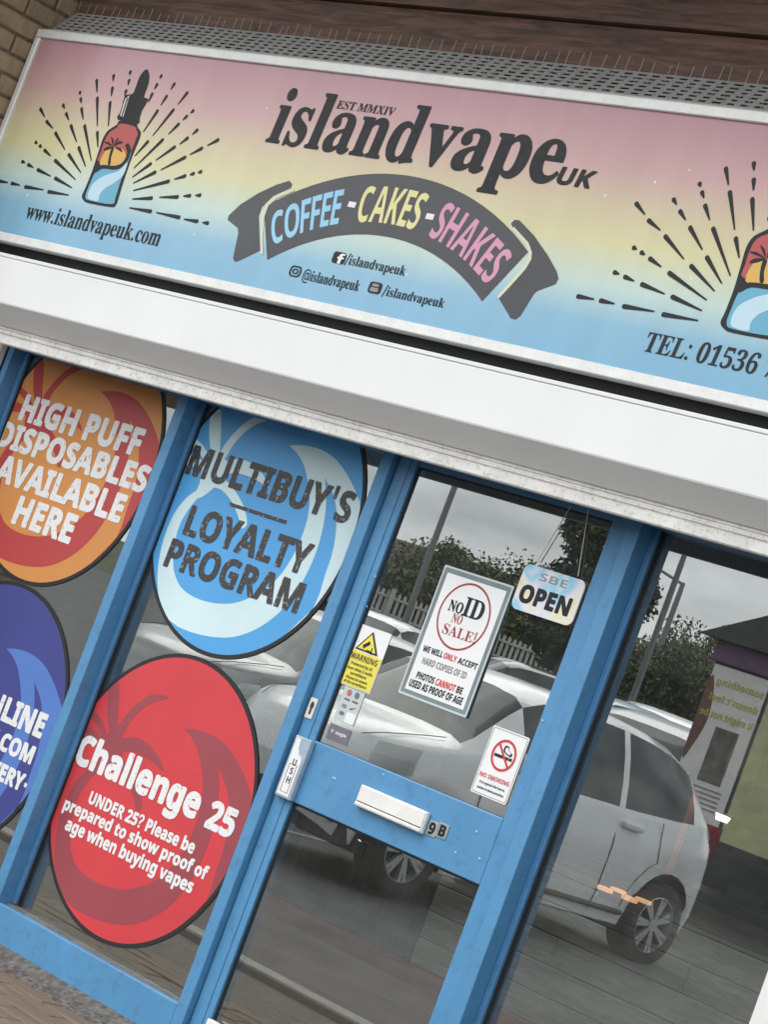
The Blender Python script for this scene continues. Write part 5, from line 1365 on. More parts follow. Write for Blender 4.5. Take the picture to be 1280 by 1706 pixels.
lettering('USED AS PROOF OF AGE', (680.7, 1142), (683.5, 1130), (771, 1168), y, VINYL_BLACK, t, bold=.03)

# hanging OPEN plaque
def open_mat():
    m = bpy.data.materials.new('pastel_marbled_print')
    m.use_nodes = True
    n, l = nodes_of(m)
    b = n['Principled BSDF']; b.inputs['Roughness'].default_value = 0.35
    tc = n.new('ShaderNodeTexCoord')
    t = n.new('ShaderNodeTexNoise'); t.inputs['Scale'].default_value = 6; t.inputs['Detail'].default_value = 2; t.inputs['Distortion'].default_value = 0.25
    l.new(tc.outputs['Object'], t.inputs['Vector'])
    r = n.new('ShaderNodeValToRGB'); e = r.color_ramp.elements
    e[0].position = 0.30; e[0].color = (0.66, 0.47, 0.72, 1)
    e[1].position = 0.72; e[1].color = (0.76, 0.62, 0.78, 1)
    for p, c in ((0.38, (0.80, 0.78, 0.50)), (0.45, (0.80, 0.76, 0.82)), (0.53, (0.28, 0.62, 0.80)), (0.60, (0.80, 0.80, 0.84))):
        x = e.new(p); x.color = (*c, 1)
    l.new(t.outputs['Fac'], r.inputs['Fac'])
    l.new(r.outputs['Color'], b.inputs['Base Color'])
    return m
t, (x0, x1, z0, z1) = card('open_sign', 'pastel marbled OPEN plaque hanging on strings behind the door glass', 'sign', (877.8, 936), (977.4, 970.5), (850.7, 1010), (950.8, 1046), DGY - .010, open_mat(), 0.004, 0.022)
y = DGY - .0104
lettering('OPEN', (873, 1003), (881, 975.5), (952, 1006), y, VINYL_BLACK, t, left=(866, 992), bold=.05)
lettering('SBE', (898, 966.5), (901, 953.5), (947, 972), y, mat('print_silver_grey', (0.28, 0.31, 0.36), 0.4), t, bold=-.02)
bm = bmesh.new()
def zrel(p): return Vector(p) - t.location
a = P(896, 935, DGY - .008); b = P(952, 843, DGY - .008)
tube(bm, [zrel(a), zrel(b)], .0014, 5)
a = P(963.6, 960, DGY - .008); b = P(981, 849, DGY - .008)
tube(bm, [zrel(a), zrel(b)], .0014, 5)
bm_obj('string', bm, mat('white_string', (0.7, 0.68, 0.62), 0.8), t)
del y
# CCTV warning sticker
SK = DGY - .0006
t, (x0, x1, z0, z1) = card('warning_sticker', 'white and yellow camera surveillance warning sticker on the door glass', 'sticker', (600, 1039), (653, 1056), (563.6, 1136.6), (617, 1156.5), SK - .001, PAPER, 0.0008, 0.002)
YB = mat('warning_yellow', (0.78, 0.68, 0.09), 0.45)
y = SK - .0019
zmid = z0 + (z1 - z0) * .575
flat('yellow_field', [rect_loop(x0 + .003, x1 - .003, z0 + .003, zmid)], y, YB, t)
tri = [XZ(u, v, y) for u, v in ((593, 1086), (628, 1097.5), (625.5, 1050))]
tri = [(x0 + (x1 - x0) * .13, z0 + (z1 - z0) * .60), (x1 - (x1 - x0) * .17, z0 + (z1 - z0) * .60), ((x0 + x1) / 2 - .003, z1 - (z1 - z0) * .06)]
flat('triangle', [tri], y - .0009, VINYL_BLACK, t, 0.0006)
gcx = sum(p[0] for p in tri) / 3; gcz = sum(p[1] for p in tri) / 3
flat('triangle_field', [[(gcx + (a - gcx) * .80, gcz + (b - gcz) * .80) for a, b in tri]], y - .0018, YB, t, 0.0006)
s = (x1 - x0)
flat('camera_symbol', [[(gcx - s * .15, gcz - s * .03), (gcx - s * .11, gcz - s * .10), (gcx + s * .05, gcz + s * .03), (gcx + s * .01, gcz + s * .09)],
                       [(gcx + s * .0, gcz - s * .09), (gcx + s * .13, gcz - s * .11), (gcx + s * .13, gcz - s * .03), (gcx + s * .16, gcz - s * .03), (gcx + s * .16, gcz - s * .17), (gcx + s * .13, gcz - s * .17), (gcx + s * .13, gcz - s * .13), (gcx + s * .0, gcz - s * .11)]], y - .0027, VINYL_BLACK, t, 0.0006)
def lines(par, items, xl, xr, y, m, bold=.02):
    """centred small print: (text, fraction of width, baseline z, cap height)"""
    for s_, fr, z, h in items:
        lo = text_glyphs(s_)
        xs = [p[0] for g in lo for l_ in g for p in l_]
        a, b = min(xs), max(xs)
        wd = (xr - xl) * fr
        cx = (xl + xr) / 2
        word('lettering', [[[(cx - wd / 2 + (p - a) / (b - a) * wd, z + q_ / CAPH * h) for p, q_ in l_] for l_ in g] for g in lo], y, m, par, 0.0002, 0.0)
H_ = zmid - z0
lines(t, [('WARNING', .82, z0 + H_ * .76, H_ * .17), ('Protected by 24', .66, z0 + H_ * .60, H_ * .085), ('hour video & audio', .78, z0 + H_ * .46, H_ * .085), ('surveillance', .50, z0 + H_ * .33, H_ * .085),
          ('Please be aware', .66, z0 + H_ * .20, H_ * .08), ('of the surveillance', .70, z0 + H_ * .08, H_ * .08)], x0, x1, y - .0009, mat('dark_olive_print', (0.06, 0.055, 0.02), 0.5))
# card payment sticker
t, (x0, x1, z0, z1) = card('payment_sticker', 'pale card-payment sticker with small logos under the yellow warning', 'sticker', (575.5, 1144.6), (608.4, 1153.5), (554.6, 1197.4), (589.5, 1210.3), SK - .001, mat('pale_teal_card', (0.50, 0.56, 0.55), 0.5), 0.0008, 0.004)
y = SK - .0019
w, h = x1 - x0, z1 - z0
for fx, fz, kind, mm in ((.3, .86, 'c', mat('logo_orange', (.45, .16, .08), .5)), (.68, .86, 'c', mat('logo_slate', (.13, .17, .2), .5)), (.3, .66, 't', VINYL_BLACK), (.7, .66, 't', VINYL_BLACK),
                         (.28, .46, 'r', PGREY), (.68, .46, 'v', VINYL_BLACK), (.28, .24, 'r', MATS['logo_slate'])):
    cx, cz = x0 + w * fx, z0 + h * fz
    if kind == 'c':
        flat('card_logo', [circle_loop(cx, cz, w * .11, 20)], y, mm, t, .0006)
    elif kind == 'r':
        flat('card_logo', [rect_loop(cx - w * .1, cx + w * .1, cz - h * .05, cz + h * .05, w * .03)], y, mm, t, .0006)
    elif kind == 'v':
        flat('card_logo', [[(cx - w * .14, cz), (cx - w * .06, cz - h * .05), (cx + w * .16, cz + h * .06), (cx - w * .06, cz - h * .015)]], y, mm, t, .0006)
    else:
        lo = text_loops('VISA'); xs = [p[0] for l_ in lo for p in l_]
        flat('card_logo', [[(cx - w * .15 + (p - min(xs)) / (max(xs) - min(xs)) * w * .3, cz - h * .025 + q_ / CAPH * h * .05) for p, q_ in l_] for l_ in lo], y, mm, t, .0006)
flat('white_patch', [rect_loop(x0 + w * .52, x1 - w * .02, z0 + h * .02, z0 + h * .33, .002)], y, WHITE_PRINT, t, .0006)
# small purple-grey sticker
t, (x0, x1, z0, z1) = card('small_sticker', 'small faded purple-grey sticker in the lower corner of the door glass', 'sticker', (550.6, 1204.3), (585.5, 1217), (542.6, 1230), (577.5, 1243), SK - .001, mat('faded_purple', (0.16, 0.15, 0.18), 0.5, var=.15, vscale=25), 0.0008, 0.001)
lines(t, [('V  oogle', .74, (z0 + z1) / 2 - .002, .010)], x0, x1, SK - .0019, PAPER)
# no smoking
t, (x0, x1, z0, z1) = card('no_smoking_sticker', 'white no-smoking notice with red ring low on the door glass', 'sticker', (823, 1208), (882.7, 1229), (784.4, 1318), (844, 1342), DGY - .003, PAPER, 0.002, 0.006)
y = DGY - .0034
w, h = x1 - x0, z1 - z0
flat('rim', [rect_loop(x0 + .004, x1 - .004, z0 + .004, z1 - .004, .005), rect_loop(x0 + .0055, x1 - .0055, z0 + .0055, z1 - .0055, .004)[::-1]], y, PGREY, t, .0006)
cx, cz = (x0 + x1) / 2 + .002, z0 + h * .64
r = w * .325
flat('cigarette', [rect_loop(cx - r * .75, cx + r * .45, cz - r * .20, cz - r * .02), rect_loop(cx + r * .5, cx + r * .75, cz - r * .20, cz - r * .02)], y - .0004, VINYL_BLACK, t, .0006)
sw = smooth_loop([(cx + r * .55, cz + r * .05), (cx + r * .62, cz + r * .25), (cx + r * .3, cz + r * .38), (cx + r * .2, cz + r * .6), (cx - r * .1, cz + r * .62), (cx - r * .15, cz + r * .3), (cx + r * .1, cz + r * .15)], 3)
flat('smoke_symbol', [sw, [(cx + r * .2 + (a - cx - r * .2) * .68, cz + r * .35 + (b - cz - r * .35) * .68) for a, b in sw][::-1]], y - .0004, VINYL_BLACK, t, .0006)
flat('ring', [circle_loop(cx, cz, r, 48), circle_loop(cx, cz, r * .84, 48)[::-1]], y - .0004, PRED2, t, .0006)
ca, sa = math.cos(RAD(-45)), math.sin(RAD(-45))
bar = [(-r * .9, -r * .075), (r * .9, -r * .075), (r * .9, r * .075), (-r * .9, r * .075)]
flat('ring_bar', [[(cx + a * ca - b * sa, cz + a * sa + b * ca) for a, b in bar]], y - .0008, PRED2, t, .0006)
lines(t, [('NO SMOKING', .82, z0 + h * .255, h * .065)], x0, x1, y - .0004, PRED2, .03)
lines(t, [('It is against the law to', .70, z0 + h * .165, h * .035), ('smoke in these premises', .74, z0 + h * .085, h * .035)], x0, x1, y - .0004, VINYL_BLACK, .02)

# ================================================================== car park seen in the reflections
CARW = mat('car_paint_white', (0.74, 0.75, 0.75), 0.25, coat=0.8, var=0.04, vscale=3)
CARS = mat('car_paint_silver', (0.24, 0.245, 0.25), 0.28, metal=0.5, coat=0.8)
CARG = mat('car_paint_grey', (0.09, 0.095, 0.10), 0.28, metal=0.4, coat=0.8)
CARB = mat('car_paint_blue', (0.04, 0.16, 0.30), 0.28, metal=0.3, coat=0.8)
CARK = mat('car_paint_black', (0.018, 0.018, 0.02), 0.22, coat=0.9)
CGLASS = mat('car_window_glass', (0.075, 0.083, 0.082), 0.05, var=0.45, vscale=3.0, spec=0.3)
TYRE = mat('tyre_rubber', (0.018, 0.018, 0.019), 0.85)
ALLOY = mat('alloy_wheel', (0.50, 0.51, 0.52), 0.3, metal=0.6)
TRIM = mat('black_trim', (0.02, 0.02, 0.022), 0.55)
TAIL = mat('tail_lamp_red', (0.35, 0.02, 0.025), 0.15, coat=0.8)
LAMP = mat('head_lamp_clear', (0.70, 0.72, 0.73), 0.15, coat=1.0)
PLATE = mat('number_plate_yellow', (0.62, 0.50, 0.06), 0.4)
PLATEW = mat('number_plate_white', (0.75, 0.75, 0.74), 0.4)

def lerp_tab(tab, x):
    if x <= tab[0][0]: return tab[0][1]
    for (a, va), (b, vb) in zip(tab[:-1], tab[1:]):
        if x <= b:
            t = (x - a) / (b - a)
            return va + (vb - va) * t
    return tab[-1][1]

TOP = [(-1.72, .60), (-1.705, .88), (-1.67, 1.00), (-1.57, 1.13), (-1.42, 1.26), (-1.28, 1.35), (-1.05, 1.42), (-.8, 1.455), (-.4, 1.475), (0.0, 1.47), (.28, 1.44), (.45, 1.375), (.98, 1.02), (1.03, .995), (1.08, .985), (1.3, .95), (1.55, .88), (1.68, .80), (1.76, .68), (1.80, .55)]
BELT = [(-1.72, .84), (-1.45, .985), (-1.1, .955), (-.6, .93), (.5, .90), (1.0, .885), (1.4, .84), (1.8, .5)]
HALF = [(-1.72, .56), (-1.70, .66), (-1.62, .735), (-1.42, .785), (-1.0, .80), (.6, .80), (1.1, .79), (1.4, .765), (1.6, .70), (1.72, .60), (1.80, .44)]
ROOFW = [(-1.72, .50), (-1.55, .56), (-1.4, .585), (-.6, .60), (.2, .59), (.5, .575), (1.0, .68), (1.4, .66), (1.8, .40)]
WB, WR = 1.2, 0.285
def bottom(x):
    b = lerp_tab([(-1.72, .34), (-1.58, .25), (-1.5, .22), (1.5, .21), (1.65, .22), (1.8, .30)], x)
    for c_ in (-WB, WB):
        d = abs(x - c_)
        if d < .345:
            b = max(b, .29 + math.sqrt(.345 ** 2 - d * d))
    return b
XS = sorted(set([-1.72, -1.705, -1.68, -1.64, -1.60] + [-WB + .345 * math.cos(RAD(a)) for a in range(0, 181, 15)] + [WB + .345 * math.cos(RAD(a)) for a in range(0, 181, 15)] +
     [-.80, -.70, -.52, -.46, -.3, -.1, .1, .28, .38, .45, .55, .65, .75, .80, .98, 1.62, 1.68, 1.72, 1.76, 1.80]))
XS = [x for i, x in enumerate(XS) if i == 0 or x - XS[i - 1] > .004]
def section(x):
    top, belt, w, rw, b = lerp_tab(TOP, x), lerp_tab(BELT, x), lerp_tab(HALF, x), lerp_tab(ROOFW, x), bottom(x)
    belt = min(belt, top - .035)
    rw = min(rw, w - .03)
    hh = max(b, .21)
    mid = max(b + .02, min(.60, belt - .05))
    low = b + (mid - b) * .4
    pts = [(w - .045 if b < .4 else w - .005, b), (w - .006, low), (w, mid), (w - .010, (mid + belt) / 2 + .01), (w - .03, belt)]
    er = top - max(.02, min(.075, (top - belt) * .35))
    g0, g1 = Vector((w - .035, belt + .012)), Vector((rw, er))
    pts += [(g0.x, g0.y)] + [(g0.x + (g1.x - g0.x) * t + .018 * math.sin(math.pi * t), g0.y + (g1.y - g0.y) * t) for t in (.33, .67)] + [(g1.x, g1.y)]
    pts += [(rw * .86, er + (top - er) * .62), (rw * .5, er + (top - er) * .94), (0, top)]
    return pts
NSEC = len(section(0))
SEC = [section(x) for x in XS]
J_BELT, J_ROOF = 5, 8
def side_window(x, j):
    """faces of the side glass (between belt and roof edge)"""
    return J_BELT <= j < J_ROOF
SIDE_WINS = [(-1.30, -.52), (-.44, .46)]      # rear quarter + rear door, front door
def make_car(name, label, paint, loc, rz, group=None, parts=True):
    root = thing(name, label, 'car', loc, group, rz)
    if 'car_body_mesh' not in bpy.data.meshes:
        verts, body, wind, rearw = [], [], [], []
        glass = {}
        for sgn in (1, -1):
            base = len(verts)
            for x, sec in zip(XS, SEC):
                for a, b in sec:
                    verts.append((-sgn * a, x, b))
            for i in range(len(XS) - 1):
                xm = (XS[i] + XS[i + 1]) / 2
                for j in range(NSEC - 1):
                    a = base + i * NSEC + j
                    f = (a, a + 1, a + NSEC + 1, a + NSEC)
                    if sgn < 0: f = f[::-1]
                    if J_BELT <= j < J_ROOF and any(p < xm < q for p, q in SIDE_WINS):
                        wi = [k for k, (p, q) in enumerate(SIDE_WINS) if p < xm < q][0]
                        glass.setdefault((sgn, wi), []).append(f)
                    elif j >= J_ROOF and .45 < xm < .98:
                        wind.append(f)
                    elif j >= J_ROOF and -1.60 < xm < -1.30:
                        rearw.append(f)
                    else:
                        body.append(f)
        for nm, fs in [('car_body_mesh', body), ('car_windscreen_mesh', wind), ('car_rear_glass_mesh', rearw)] + [('car_side_glass_%d_%d' % k, fs) for k, fs in glass.items()]:
            used = sorted({v for f in fs for v in f}); mp = {v: k for k, v in enumerate(used)}
            me = bpy.data.meshes.new(nm)
            me.from_pydata([verts[v] for v in used], [], [tuple(mp[v] for v in f) for f in fs])
            bm = bmesh.new(); bm.from_mesh(me)
            bmesh.ops.remove_doubles(bm, verts=bm.verts, dist=.0005)
            bmesh.ops.recalc_face_normals(bm, faces=bm.faces)
            bm.to_mesh(me); bm.free()
            for p in me.polygons: p.use_smooth = True
            me.materials.append(paint if nm == 'car_body_mesh' else CGLASS)
        # close the two ends
    def add(nm, me_name):
        o = link(bpy.data.objects.new(nm, bpy.data.meshes[me_name]), root)
        return o
    b = add('body', 'car_body_mesh')
    b.material_slots[0].link = 'OBJECT'; b.material_slots[0].material = paint
    for k_ in ((1, 0), (1, 1), (-1, 0), (-1, 1)):
        add('side_window', 'car_side_glass_%d_%d' % k_)
    add('windscreen', 'car_windscreen_mesh'); add('rear_window', 'car_rear_glass_mesh')
    def part(nm, key, build, m, own=False, parent=None, smooth=False):
        k = 'car_' + key
        if k not in bpy.data.meshes:
            bm = build(); me = bpy.data.meshes.new(k); bm.normal_update(); bm.to_mesh(me); bm.free(); me.materials.append(m)
            if smooth:
                for p in me.polygons: p.use_smooth = True
        o = link(bpy.data.objects.new(nm, bpy.data.meshes[k]), parent or root)
        if own:
            o.material_slots[0].link = 'OBJECT'; o.material_slots[0].material = paint
        return o
    def liner():
        bm = bmesh.new()
        for s in (-1, 1):
            for c_ in (-WB, WB):
                box_bm(s * .46 - .24 if s > 0 else -.70, .70 if s > 0 else s * .46 + .24, c_ - .36, c_ + .36, .18, .66, bm=bm)
        box_bm(-.66, .66, -1.60, 1.66, .20, .40, bm=bm)
        return bm
    part('underbody', 'underbody', liner, TRIM)
    def wheel_tyre():
        bm = bmesh.new(); n = 28
        prof = [(-.09, .19), (-.095, .24), (-.085, .272), (-.06, .285), (.06, .285), (.085, .272), (.095, .24), (.09, .19)]
        rings = [[bm.verts.new((px, r * math.cos(2 * math.pi * k / n), r * math.sin(2 * math.pi * k / n))) for k in range(n)] for px, r in prof]
        for i in range(len(prof) - 1):
            for k in range(n):
                bm.faces.new((rings[i][k], rings[i + 1][k], rings[i + 1][(k + 1) % n], rings[i][(k + 1) % n]))
        return bm
    def wheel_rim():
        bm = bmesh.new(); n = 28
        for px, ro, ri in ((.082, .205, .182), (-.082, .205, .182)):
            a = [bm.verts.new((px, ro * math.cos(2 * math.pi * k / n), ro * math.sin(2 * math.pi * k / n))) for k in range(n)]
            c_ = [bm.verts.new((px * 1.08, ri * math.cos(2 * math.pi * k / n), ri * math.sin(2 * math.pi * k / n))) for k in range(n)]
            d = [bm.verts.new((px * .3, ri * math.cos(2 * math.pi * k / n), ri * math.sin(2 * math.pi * k / n))) for k in range(n)]
            for k in range(n):
                k2 = (k + 1) % n
                bm.faces.new((a[k], a[k2], c_[k2], c_[k])); bm.faces.new((c_[k], c_[k2], d[k2], d[k]))
            for q in range(7):
                t = 2 * math.pi * q / 7
                for side in (-.11, .11):
                    t2 = t + side
                    cs, sn = math.cos(t2), math.sin(t2)
                    w_ = .011
                    p = [(px * .95, .03 * cs - w_ * sn, .03 * sn + w_ * cs), (px * .95, .03 * cs + w_ * sn, .03 * sn - w_ * cs),
                         (px * .92, .19 * cs + w_ * 1.3 * sn, .19 * sn - w_ * 1.3 * cs), (px * .92, .19 * cs - w_ * 1.3 * sn, .19 * sn + w_ * 1.3 * cs)]
                    p2 = [(px * .6, y_, z_) for _, y_, z_ in p]
                    v = [bm.verts.new(c) for c in p + p2]
                    for f in ((0, 1, 2, 3), (0, 4, 5, 1), (1, 5, 6, 2), (2, 6, 7, 3), (3, 7, 4, 0)):
                        bm.faces.new([v[i] for i in f])
            hub = [bm.verts.new((px, .045 * math.cos(2 * math.pi * k / 12), .045 * math.sin(2 * math.pi * k / 12))) for k in range(12)]
            bm.faces.new(hub)
        bmesh.ops.recalc_face_normals(bm, faces=bm.faces)
        return bm
    def wheel_disc():
        bm = bmesh.new(); n = 20
        for px in (.02, -.02):
            bm.faces.new([bm.verts.new((px, .185 * math.cos(2 * math.pi * k / n), .185 * math.sin(2 * math.pi * k / n))) for k in range(n)])
        return bm
    for sx in (-1, 1):
        for yy in (-WB, WB):
            w = part('wheel', 'tyre', wheel_tyre, TYRE, smooth=True); w.location = (sx * .70, yy, .285)
            part('rim', 'rim', wheel_rim, ALLOY, parent=w)
            part('brake_disc', 'disc', wheel_disc, TRIM, parent=w)
    for sx in (-1, 1):
        def handle():
            return box_bm(-.028, .028, -.10, .10, -.022, .022, .014, 2)
        for yy, zz in ((-.62, .845), (.33, .815)):
            h = part('door_handle', 'handle', handle, paint); h.location = (sx * (lerp_tab(HALF, yy) - .002), yy, zz)
            h.material_slots[0].link = 'OBJECT'; h.material_slots[0].material = paint
        for yy in (-.48, .78):
            def gap():
                bm = bmesh.new()
                pts = [(lerp_tab(HALF, yy) + .0015 - (.03 if zz > .85 else 0) - (.02 if zz < .35 else 0), yy, zz) for zz in (.27, .4, .55, .7, .86)]
                tube(bm, pts, .0035, 5)
                return bm
            g = part('door_gap', 'door_gap_%d' % (yy > 0), gap, TRIM)
            g.scale = (sx, 1, 1)
        def sill():
            bm = bmesh.new()
            tube(bm, [(lerp_tab(HALF, yy) - .02, yy, .30) for yy in (-.82, -.3, .3, .82)], .02, 6)
            return bm
        s_ = part('sill_trim', 'sill', sill, TRIM); s_.scale = (sx, 1, 1)
        def mirror():
            bm = box_bm(.80, .98, .50, .60, .92, 1.05, .03, 2)
            return bm
        mr_ = part('door_mirror', 'mirror', mirror, TRIM); mr_.scale = (sx, 1, 1)
        mr_.material_slots[0].link = 'OBJECT'; mr_.material_slots[0].material = paint
        def tail():
            bm = bmesh.new()
            sec = []
            for yy, zz, o in ((-1.60, 1.02, .0), (-1.655, .92, .012), (-1.675, .80, .012)):
                sec.append((yy, zz, o))
            v = []
            for yy, zz, o in sec:
                w_ = lerp_tab(HALF, yy)
                v.append([bm.verts.new(c) for c in ((w_ - .16, yy - .045, zz), (w_ + .012, yy - .01, zz), (w_ + .03, yy + .12, zz))])
            for i in range(2):
                for k in range(2):
                    bm.faces.new((v[i][k], v[i][k + 1], v[i + 1][k + 1], v[i + 1][k]))
            bmesh.ops.solidify(bm, geom=bm.faces[:], thickness=.03)
            return bm
        tl_ = part('tail_light', 'tail_light', tail, TAIL); tl_.scale = (sx, 1, 1)
        def head():
            bm = bmesh.new(); v = []
            for zz, yo in ((.84, 0), (.76, .02), (.68, .02)):
                row = []
                for yy in (1.64, 1.50, 1.36):
                    row.append(bm.verts.new((lerp_tab(HALF, yy) + .006, yy + yo, zz - (1.6 - yy) * -.10)))
                v.append(row)
            for i in range(2):
                for k in range(2): bm.faces.new((v[i][k], v[i][k + 1], v[i + 1][k + 1], v[i + 1][k]))
            bmesh.ops.solidify(bm, geom=bm.faces[:], thickness=.02)
            return bm
        hd = part('headlight', 'headlight', head, LAMP); hd.scale = (sx, 1, 1)
    for sx in (-1, 1):
        def hood_gap():
            bm = bmesh.new()
            tube(bm, [(lerp_tab(ROOFW, yy) * .93, yy, lerp_tab(TOP, yy) - .012) for yy in (1.06, 1.2, 1.35, 1.5, 1.6)], .003, 5)
            return bm
        hg_ = part('bonnet_gap', 'bonnet_gap', hood_gap, TRIM); hg_.scale = (sx, 1, 1)
        def arch_gap():
            bm = bmesh.new()
            pts = [(lerp_tab(HALF, -WB + .44 * math.cos(RAD(a))) + .001, -WB + .44 * math.cos(RAD(a)), .29 + .44 * math.sin(RAD(a))) for a in (5, 20, 35, 50, 62)]
            pts.append((lerp_tab(HALF, -.93) - .012, -.93, .93))
            tube(bm, pts, .003, 5)
            return bm
        ag_ = part('door_gap', 'rear_door_gap', arch_gap, TRIM); ag_.scale = (sx, 1, 1)
        def fog():
            return box_bm(.46, .62, 1.60, 1.72, .30, .44, .03, 2)
        fg_ = part('fog_recess', 'fog_recess', fog, TRIM); fg_.scale = (sx, 1, 1)
    part('grille', 'grille', lambda: box_bm(-.42, .42, 1.70, 1.80, .30, .46, .02, 1), TRIM)
    part('front_bumper', 'front_bumper', lambda: box_bm(-.50, .50, 1.62, 1.798, .47, .60, .04, 2), paint, own=True)
    part('number_plate', 'plate_front', lambda: box_bm(-.26, .26, 1.80, 1.808, .40, .51, 0), PLATEW)
    part('number_plate', 'plate_rear', lambda: box_bm(-.26, .26, -1.735, -1.722, .62, .73, 0), PLATE)
    part('tailgate', 'tailgate', lambda: box_bm(-.54, .54, -1.72, -1.62, .42, .92, .03, 2), paint, own=True)
    return root

GRP = 'cars parked facing the shop'
q = MIR(1060, 1608, 16.3)
make_car('parked_car', 'white hatchback parked nose-in, reflected in the door and right window', CARW, (q.x - .76, q.y + WB, ground_z(q.y + WB)), 0, GRP)
make_car('parked_car', 'silver hatchback reflected in the window below the bright blue sticker', CARS, (q.x - 3.5, q.y + WB - 1.1, ground_z(q.y + WB - 1.1)), 0, GRP)
GRP2 = 'cars in the far rows of the car park'
for lab, paint, (u, v, d), rz in (
        ('white hatchback reflected just left of the poster kiosk, behind a dark grey car', CARW, (1130, 1190, 31), 150),
        ('dark grey hatchback reflected behind the roof of the white car', CARG, (1145, 1220, 24), 158),
        ('blue hatchback with red tail light reflected above the white roof', CARB, (1045, 1185, 27), 141),
        ('black hatchback reflected by the fence, right of the ID notice', CARK, (880, 1120, 33), 30),
        ('white hatchback reflected near the picket fence, left of the ID notice', CARW, (632, 1050, 34), -20)):
    p = MIR(u, v, d)
    make_car('parked_car', lab, paint, (p.x, p.y, ground_z(p.y)), RAD(rz), GRP2)

# poster kiosk
kp = MIR(1199, 1080, 21)
KX, KY = kp.x, kp.y
kz = ground_z(KY)
kiosk = thing('poster_kiosk', 'dark-roofed kiosk with purple band and two tall posters, reflected at the right edge', 'kiosk', (KX + .8, KY - .6, kz))
KD = mat('kiosk_dark_frame', (0.035, 0.034, 0.036), 0.5)
box('body', KX, KX + 1.9, KY - 1.6, KY, kz, 2.34, KD, kiosk, .01)
box('purple_band', KX - .03, KX + 1.93, KY - 1.63, KY + .03, 2.341, 2.52, mat('kiosk_purple', (0.13, 0.05, 0.15), 0.5), kiosk, .01)
hx = KX + .95
rv = [(KX - .14, KY + .16, 2.52), (KX + 2.04, KY + .16, 2.52), (hx, KY + .16, 3.05), (KX - .14, KY - 1.76, 2.52), (KX + 2.04, KY - 1.76, 2.52), (hx, KY - 1.76, 3.05)]
mesh_obj('roof', [Vector(v) - kiosk.location for v in rv], [(0, 2, 1), (3, 4, 5), (0, 3, 5, 2), (1, 2, 5, 4), (0, 1, 4, 3)], mat('kiosk_roof_slate', (0.06, 0.062, 0.06), 0.8), kiosk)
def kflat(nm, loops, m, k, thick=.002):
    """print on the kiosk front, which faces the shop (+Y)"""
    me = poly_mesh(loops, thick)
    for v in me.vertices:
        v.co = Vector((-v.co.x, -v.co.y, v.co.z)) + Vector((0, KY + .004 + .0022 * k, 0)) - kiosk.location
    me.materials.clear(); me.materials.append(m)
    return link(bpy.data.objects.new(nm, me), kiosk)
# loops below are given with X mirrored (-X) so the words read from the shop side
def ktext(s, xr, z, h, w, m, k=2):
    lo = text_loops(s); xs = [p[0] for l_ in lo for p in l_]; a, b = min(xs), max(xs)
    kflat('lettering', [[(-xr + (p - a) / (b - a) * w, z + q_ / CAPH * h) for p, q_ in l_] for l_ in lo], m, k)
POST = mat('poster_white', (0.74, 0.72, 0.70), 0.5, var=.05)
kflat('poster', [rect_loop(-(KX + .62), -(KX + .02), 0.98, 2.32)], POST, 0)
kflat('poster', [rect_loop(-(KX + 1.4), -(KX + .66), 0.94, 2.30)], mat('poster_yellow', (0.50, 0.50, 0.27), 0.5, var=.15), 0)
YT = mat('poster_lime_text', (0.50, 0.48, 0.06), 0.5)
ktext('something', KX + .60, 2.16, .06, .50, YT); ktext("doesn't feel", KX + .60, 2.02, .06, .52, YT); ktext('it might not be', KX + .60, 1.88, .06, .56, YT)
kflat('poster_picture', [rect_loop(-(KX + .50), -(KX + .25), 1.35, 1.82)], mat('poster_photo', (0.13, 0.115, 0.11), 0.5, var=.5, vscale=9), 1)
kflat('poster_picture', [smooth_loop([(-(KX + .02), 2.2), (-(KX + .10), 2.1), (-(KX + .14), 1.85), (-(KX + .09), 1.62), (-(KX + .02), 1.5)], 3)], mat('poster_red_shape', (0.15, 0.055, 0.045), 0.5), 1)
for i, z in enumerate((1.29, 1.25, 1.21, 1.17, 1.13)):
    kflat('poster_lines', [rect_loop(-(KX + .54), -(KX + .54 - (.34, .40, .30, .42, .36)[i]), z, z + .014)], PGREY, 1)
ktext('Shop', KX + 1.3, 2.62, .20, .62, mat('kiosk_sign_grey', (0.20, 0.20, 0.19), 0.6), 74)

# lamp columns
COLM = mat('galvanised_column', (0.22, 0.225, 0.225), 0.5, metal=.3)
def lamp(label, u, v, d, h, arm):
    p = MIR(u, v, d)
    z0 = max(ground_z(p.y), 0) if p.y > -33 else 2.1
    t = thing('street_lamp', label, 'street lamp', (p.x, p.y, z0), 'lamp columns around the car park')
    bm = bmesh.new(); tube(bm, [(0, 0, 0), (0, 0, 1.2)], .085, 10); bm_obj('base', bm, COLM, t)
    bm = bmesh.new(); tube(bm, [(0, 0, 1.2), (0, 0, h - .3), (0, 0, h)], .06, 10, .042); bm_obj('column', bm, COLM, t)
    bm = bmesh.new(); tube(bm, [(0, 0, h - .03), (arm * .5, 0, h + .10), (arm, 0, h + .16)], .028, 8); bm_obj('arm', bm, COLM, t)
    sg = 1 if arm > 0 else -1
    b = box_bm(-.28, .28, -.09, .09, -.045, .045, .03, 2); o = bm_obj('lantern', b, mat('lantern_grey', (0.16, 0.165, 0.17), 0.4), t); o.location = (arm + sg * .24, 0, h + .165)
def top_h(u, v, d): 
    p = MIR(u, v, d); return p.z - (ground_z(p.y) if p.y > -33 else 2.1)
lamp('nearer of two tall lamp columns reflected in the right window', 1145, 915, 40, top_h(1145, 915, 40), -.9)
